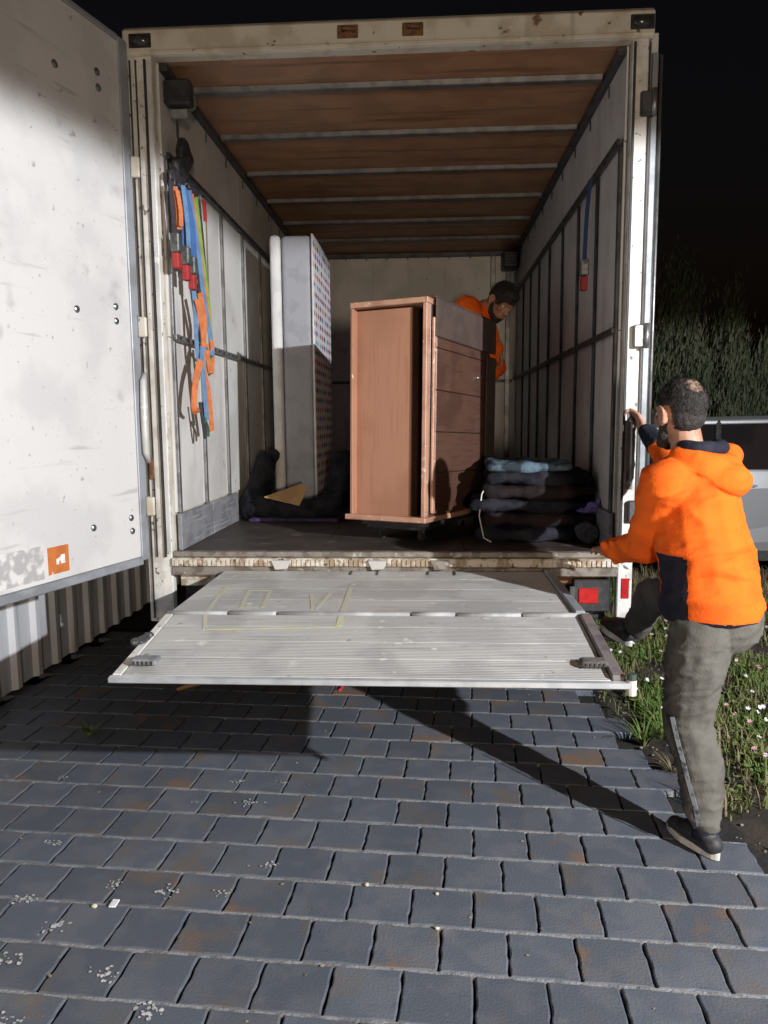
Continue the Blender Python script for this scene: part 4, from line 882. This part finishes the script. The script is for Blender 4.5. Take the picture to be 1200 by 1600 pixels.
# ================================================================== car at the right
CR = thing('parked_car', 'silver parked car standing behind the man on the right of the truck', 'car', (4.3, 4.4, 0))
def car():
    y0, y1 = 3.65, 5.35; yc = (y0+y1)/2
    def loft(profile, xs_y, name, m, bev=0):
        pass
    # lower body: outline (x,z), extruded with rounded shoulders
    out = [(2.12, .30), (2.02, .52), (2.03, .95), (2.08, 1.12), (2.30, 1.17), (5.1, 1.13), (5.9, 1.02), (6.30, .90), (6.38, .62), (6.30, .32)]
    m = MB(); n = len(out); secs = [(y0+.10, .965), (y0+.02, .985), (y0, 1.0), (y1, 1.0), (y1-.02, .985), (y1-.10, .965)]
    secs = [(y0, 1.0), (y0+.04, 1.006), (y1-.04, 1.006), (y1, 1.0)]
    vs = []
    for (y, s) in secs:
        for (x, z) in out: vs.append((4.2+(x-4.2)*s, y+(0.05 if z < .4 and y < yc else (-.05 if z < .4 else 0))+(.045 if z > 1.0 and y < yc else (-.045 if z > 1.0 else 0)), z))
    fs = []
    for k in range(3):
        for i in range(n): fs.append((k*n+i, k*n+(i+1) % n, (k+1)*n+(i+1) % n, (k+1)*n+i))
    fs += [tuple(range(n))[::-1], tuple(range(3*n, 4*n))]
    m.add(vs, fs); body = m.build('body', CARP, CR, bevel=.03, seg=3, smooth=False)
    # greenhouse: dark glass volume, pillars and roof
    gl = [(2.16, 1.15), (2.36, 1.50), (2.72, 1.615), (4.1, 1.63), (4.55, 1.56), (5.25, 1.13)]
    m = MB(); n = len(gl); vs = []
    for y, ins in ((y0+.055, 0), (y1-.055, 1)):
        for (x, z) in gl:
            dy = (z-1.15)*.36; vs.append((x, y+(dy if y < yc else -dy), z))
    m.add(vs, [tuple(range(n))[::-1], tuple(range(n, 2*n))]+[(i, (i+1) % n, n+(i+1) % n, n+i) for i in range(n)]); m.build('window_glass', GLASS, CR, bevel=.01)
    roof = [(2.34, 1.505), (2.70, 1.615), (4.1, 1.632), (4.56, 1.565)]
    m = MB(); vs = []
    for y in (y0+.185, y0+.30, y1-.30, y1-.185):
        for k, (x, z) in enumerate(roof): vs.append((x, y, z+.012+(.035 if y0+.2 < y < y1-.2 else 0)))
    for y in (y0+.185, y0+.30, y1-.30, y1-.185):
        for k, (x, z) in enumerate(roof): vs.append((x, y, z-.03))
    fs = []
    for a_ in range(3):
        for k in range(3):
            i = a_*4+k; fs.append((i, i+1, i+5, i+4)); fs.append((16+i, 16+i+4, 16+i+5, 16+i+1))
    for k in range(3): fs.append((k, 16+k, 17+k, k+1)); fs.append((12+k, 13+k, 29+k, 28+k))
    for a_ in range(3): i = a_*4; fs.append((i, i+4, 16+i+4, 16+i)); i += 3; fs.append((i, 16+i, 16+i+4, i+4))
    m.add(vs, fs); m.build('roof', CARP, CR, bevel=.012, seg=2)
    for (xa, za, xb, zb) in ((2.14, 1.15, 2.36, 1.52), (3.05, 1.15, 3.10, 1.625), (3.95, 1.15, 4.0, 1.63), (5.2, 1.14, 4.5, 1.575)):
        for s_ in (0, 1):
            ya_, yb_ = (y0+.045, y0+.045+(zb-1.15)*.36) if s_ == 0 else (y1-.045, y1-.045-(zb-1.15)*.36)
            MB().tube([(xa, ya_, za), (xb, yb_, zb)], .032, 8).build('pillar', CARP if xa in (2.14, 5.2) else SEAL, CR)
    for x in (2.85, 5.45):
        for y, s_ in ((y0, -1), (y1, 1)):
            wq = MB().tube([(x, y-s_*.20, .33), (x, y+s_*.0, .33), (x, y+s_*.012, .33)], [.33, .33, .30], 28).build('wheel', TYRE, CR)
            MB().tube([(x, y+s_*.012, .33), (x, y+s_*.02, .33)], [.22, .20], 20).build('rim', ALU, wq)
            MB().tube([(x, y-s_*.2, .36), (x, y+s_*.006, .36)], .385, 28).build('wheel_arch', SEAL, CR)
    for y in (y0+.12, y1-.12): MB().box(2.0, 2.06, y-.10, y+.12, .92, 1.12).build('tail_lamp', REDR, CR, bevel=.015, seg=2)
    for y in (y0+.18, y1-.18): MB().ball((6.28, y, .80), (.08, .15, .07)).build('headlight', LENS, CR, smooth=True)
    MB().ball((4.75, y0-.04, 1.20), (.07, .09, .06)).build('mirror', CARP, CR, smooth=True)
    for x in (3.35, 4.25): MB().box(x-.07, x+.07, y0-.018, y0-.002, .98, 1.0).build('door_handle', CARP, CR, bevel=.004)
    for x in (3.06, 4.02): MB().box(x-.003, x+.003, y0-.003, y0+.004, .40, 1.06).build('door_gap', SEAL, CR)
    MB().box(2.3, 6.1, y0+.02, y0+.05, .24, .34).build('sill_trim', BLACKP, CR)
car()

# ================================================================== trees, plants, grass
def conifer(base, H, rad, label, seed, n=9000):
    t = thing('conifer_tree', label, 'tree', base, 'conifers behind the parked car'); rd = random.Random(seed); b = Vector(base)
    MB().tube([b+Vector((0, 0, -.1)), b+Vector((.05, 0, H*.4)), b+Vector((0, .05, H*.92))], [.12, .08, .02], 9).build('trunk', BARK, t, smooth=True)
    m = MB(); clumps = []
    for k in range(150):
        z = H*rd.uniform(.05, .97)**.9; rz = rad*(1-(z/H)**1.6)*rd.uniform(.35, 1.08)+.02; a_ = rd.uniform(0, math.tau); clumps.append((rz*math.cos(a_), rz*math.sin(a_), z, rd.uniform(.07, .17)))
    for k in range(n):
        c = clumps[rd.randrange(len(clumps))]; p = Vector((c[0]+rd.gauss(0, c[3]*.55), c[1]+rd.gauss(0, c[3]*.55), c[2]+rd.gauss(0, c[3]*1.8)))
        if p.z < .03: continue
        d = Vector((.10+rd.gauss(0, .13), rd.gauss(0, .13), 1)).normalized(); s_ = d.cross(Vector((rd.uniform(-1, 1), rd.uniform(-1, 1), .1))).normalized()*rd.uniform(.006, .013); L = rd.uniform(.05, .15)
        m.add([b+p-s_, b+p+s_, b+p+d*L], [(0, 1, 2)])
    m.build('crown', LEAF, t)
conifer((3.42, 6.2, 0), 3.32, .72, 'tall dark conifer beside the truck, leftmost behind the parked car', 1, 17000)
conifer((4.15, 6.4, 0), 2.95, .62, 'middle dark conifer standing to the right of the tall one', 2, 14000)
conifer((4.75, 6.6, 0), 2.45, .62, 'low conifer right of the other two behind the parked car', 4, 10000)
conifer((5.6, 7.0, 0), 2.2, .7, 'lowest conifer, rightmost of the row behind the parked car', 6, 7000)
def ground_z(x, y):
    d = x-edge_x(y); return -.03+.05*min(max(d, 0), 1)+.05*noise.noise(Vector((x*2.2, y*2.2, 0)))+.02*noise.noise(Vector((x*8, y*8, 3)))
def blades(n, region, hgt, m, name, seed, wd=.004, lean=.5, dens=None):
    rd = random.Random(seed); mb = MB(); k = 0; tries = 0
    while k < n and tries < n*12:
        tries += 1; x, y = region(rd)
        if x < edge_x(y)-.005: continue
        if dens and dens(x, y) < rd.random(): continue
        k += 1; z = ground_z(x, y)-.01; a_ = rd.uniform(0, math.tau); h_ = hgt*rd.uniform(.45, 1.25); ln = Vector((math.cos(a_), math.sin(a_), 0))*h_*lean*rd.uniform(.2, 1.2); s_ = Vector((-math.sin(a_), math.cos(a_), 0))*wd*rd.uniform(.6, 1.3)
        p = Vector((x, y, z)); q = p+ln*.35+Vector((0, 0, h_*.62)); e = p+ln+Vector((0, 0, h_*rd.uniform(.7, 1)))
        mb.add([p-s_, p+s_, q+s_*.8, q-s_*.8, e], [(0, 1, 2, 3), (3, 2, 4)])
    o = mb.build(name, m); tag(o, kind='stuff'); return o
reg = lambda rd: (1.2+2.9*rd.random()**1.3, -1.6+5.2*rd.random()**1.2)
pat = lambda x, y: (.03 if (x < edge_x(y)+.20 and y > -.5) else (.25 if y < -.25 and x < edge_x(y)+.38 else 1))* max(0, min(1, .55+1.8*noise.noise(Vector((x*1.7+4, y*1.7, 0)))+.7*noise.noise(Vector((x*5, y*5, 7)))))
tag(blades(22000, reg, .10, GRASS, 'grass', 11, dens=pat), 'green weedy grass growing on the verge beside the driveway', 'grass')
tag(blades(5000, reg, .12, DRYG, 'dry_grass', 12, lean=.9, dens=lambda x, y: 0 if pat(x, y) < .04 else .25+.75*(1-pat(x, y))), 'dry straw coloured grass among the green weeds', 'grass')
tag(blades(5000, lambda rd: (2.0+3*rd.random(), 1.6+2.2*rd.random()), .22, DRYG, 'dry_weeds', 13, lean=.7), 'dry brown weeds below the parked car', 'weeds')
# clover / leaf ground cover
def leaves():
    rd = random.Random(21); mb = MB(); k = 0
    while k < 17000:
        x, y = reg(rd)
        if x < edge_x(y)+.03 or pat(x, y) < rd.random()*.8: continue
        k += 1; z = ground_z(x, y)+rd.uniform(.0, .07); c = Vector((x, y, z)); n_ = Vector((rd.gauss(0, .5), rd.gauss(0, .5), 1)).normalized(); a_ = n_.cross(Vector((rd.random(), 1, 0))).normalized(); b_ = n_.cross(a_); s_ = rd.uniform(.007, .019)
        mb.add([c-a_*s_, c-b_*s_*.6, c+a_*s_, c+b_*s_*.6], [(0, 1, 2, 3)])
    o = mb.build('ground_cover', GRASS); tag(o, 'small leafy ground cover between the grass blades', 'ground cover', kind='stuff')
leaves()
def flowers(n, m, name, seed, lb):
    rd = random.Random(seed); mb = MB(); k = 0
    while k < n:
        x, y = 1.35+1.9*rd.random(), -1.2+3.4*rd.random()
        if x < edge_x(y)+.05 or pat(x, y) < .3: continue
        k += 1; c = Vector((x, y, ground_z(x, y)+rd.uniform(.06, .13))); n_ = Vector((rd.gauss(0, .4), -.5+rd.gauss(0, .3), 1)).normalized(); a_ = n_.cross(Vector((1, .1, 0))).normalized(); b_ = n_.cross(a_)
        for q in range(6):
            t0 = q*math.tau/6; s_ = rd.uniform(.009, .013); v = a_*math.cos(t0)+b_*math.sin(t0); w_ = a_*math.cos(t0+.9)+b_*math.sin(t0+.9)
            mb.add([c, c+v*s_, c+(v+w_)*s_*.62+n_*.003, c+w_*s_*.9], [(0, 1, 2, 3)])
    o = mb.build(name, m); tag(o, lb, 'flowers', kind='stuff')
flowers(120, FLW, 'white_daisies', 31, 'small white daisies scattered through the verge grass')
flowers(45, FLP, 'pink_flowers', 32, 'small pink flowers scattered through the verge grass')
# grass tuft by the paving edge
def tuft(c, n, h_, seed, label, m=GRASS):
    rd = random.Random(seed); mb = MB(); c = Vector(c)
    for k in range(n):
        a_ = rd.uniform(0, math.tau); L = h_*rd.uniform(.5, 1.2); o_ = Vector((math.cos(a_), math.sin(a_), 0)); s_ = Vector((-o_.y, o_.x, 0))*.0045; p = c+o_*rd.uniform(0, .02); vs = []; N_ = 5
        for q in range(N_+1):
            t_ = q/N_; v = p+o_*L*.75*t_**1.3+Vector((0, 0, L*(t_-.55*t_*t_)*1.3)); ww = s_*(1-t_)**.7; vs += [v-ww, v+ww]
        mb.add(vs, [(2*q, 2*q+1, 2*q+3, 2*q+2) for q in range(N_)])
    tag(mb.build('grass_tuft', m), label, 'plant')
tuft((1.30, -.10, -.03), 46, .20, 5, 'bright green grass tuft at the paving edge below the platform corner')
tuft((1.345, -.42, -.03), 40, .13, 6, 'straw coloured dry tuft at the paving edge by the leg', DRYG)
tuft((1.42, -.02, -.03), 40, .24, 8, 'tall thin grass tuft behind the standing leg')
tuft((-1.62, -.12, -.01), 30, .12, 9, 'small weed growing in the dark corner by the fence')
# gravel scatter on verge
def pebbles():
    rd = random.Random(41); mb = MB()
    for k in range(1400):
        x, y = reg(rd); 
        if x < edge_x(y): continue
        s_ = rd.uniform(.004, .012); mb.ball((x, y, ground_z(x, y)+s_*.3), (s_, s_*.8, s_*.6), 5, 4)
    o = mb.build('gravel', GRAV, smooth=True); tag(o, 'loose gravel lying on the soil of the verge', 'gravel', kind='stuff')
pebbles()

# ================================================================== litter and marks on the paving
splats = [(-1.049, -1.645, .030), (-.731, -1.44, .026), (-.529, -1.441, .016), (-.602, -.811, .022), (-.479, -.62, .014), (-.413, -1.261, .020), (-.937, -1.40, .022), (-.788, -1.833, .026), (-1.122, -1.79, .030), (-.678, -.622, .016), (-.828, -.815, .012), (-.605, -1.967, .028), (-.99, -2.02, .02), (-1.22, -1.5, .022), (-1.52, -.62, .014), (-1.30, -1.15, .02)]
for i, (x, y, s_) in enumerate(splats):
    rd = random.Random(i+100); mb = MB()
    for k in range(20):
        cx, cy = x+rd.gauss(0, s_*1.0), y+rd.gauss(0, s_*.6); r_ = s_*rd.uniform(.08, .30); n = 7
        ring = [(cx+math.cos(q*math.tau/n)*r_*rd.uniform(.6, 1.2), cy+math.sin(q*math.tau/n)*r_*rd.uniform(.6, 1.2)) for q in range(n)]
        zz = .0022+.0002*k; mb.add([(a_, b_, zz) for a_, b_ in ring], [tuple(range(n))])
    o = mb.build('dropping', SPLAT, drive); 
def stone(x, y, s_, m, name, label, cat='stone'):
    o = MB().ball((x, y, s_*.5), (s_, s_*.8, s_*.7), 9, 6).organic(name, m, None, voxel=s_*.22, it=1, disp=((s_*.4, s_),)); tag(o, label, cat)
STN = mat('pale_stone', (.55, .47, .34), .8, (.45, .40, .30), 30)
stone(-.031, -1.368, .010, STN, 'pebble', 'round cream pebble in the middle of the paving')
stone(.217, -1.587, .008, STN, 'pebble', 'small pale pebble in a paver joint nearest the camera, right of centre')
stone(.219, -1.408, .008, STN, 'pebble', 'orange tinged pebble at the top of a paver joint right of centre')
stone(-.956, -1.53, .011, STN, 'pebble', 'tan pebble beside the white scrap at lower left')
tag(MB().box(-.905, -.880, -1.535, -1.495, .003, .010).build('paper_scrap', LOGO, None, bevel=.002), 'small white paper scrap lying on the pavers at lower left', 'litter')
tag(MB().tube([(-.352, .56, .006), (-.340, .66, .008)], .009, 8).build('red_peg', flat('bright_red', (.7, .03, .04)), None), 'tiny red plastic piece on the pavers under the platform lip', 'litter')
tag(MB().tube([(-1.36, .52, .012), (-1.27, .63, .014), (-1.16, .70, .016)], [.010, .020, .012], 7).build('stick', flat('tan_bark', (.30, .16, .07)), None, smooth=True), 'curled orange brown piece of bark in the shadow under the platform', 'stick')
lf = MB(); rdl = random.Random(77)
for k in range(60):
    x, y = rdl.uniform(-1.9, 1.3), rdl.uniform(-2.1, .6); s_ = rdl.uniform(.004, .010); a_ = rdl.uniform(0, 6.28)
    if x > edge_x(y): continue
    c = Vector((x, y, .004)); u_, v_ = Vector((math.cos(a_), math.sin(a_), 0))*s_, Vector((-math.sin(a_), math.cos(a_), .3))*s_*.5
    lf.add([c-u_, c-v_, c+u_, c+v_], [(0, 1, 2, 3)])
tag(lf.build('leaf_litter', flat('leaf_scrap', (.28, .22, .12)), None), 'tiny dry leaf scraps scattered over the pavers', 'litter', kind='stuff')
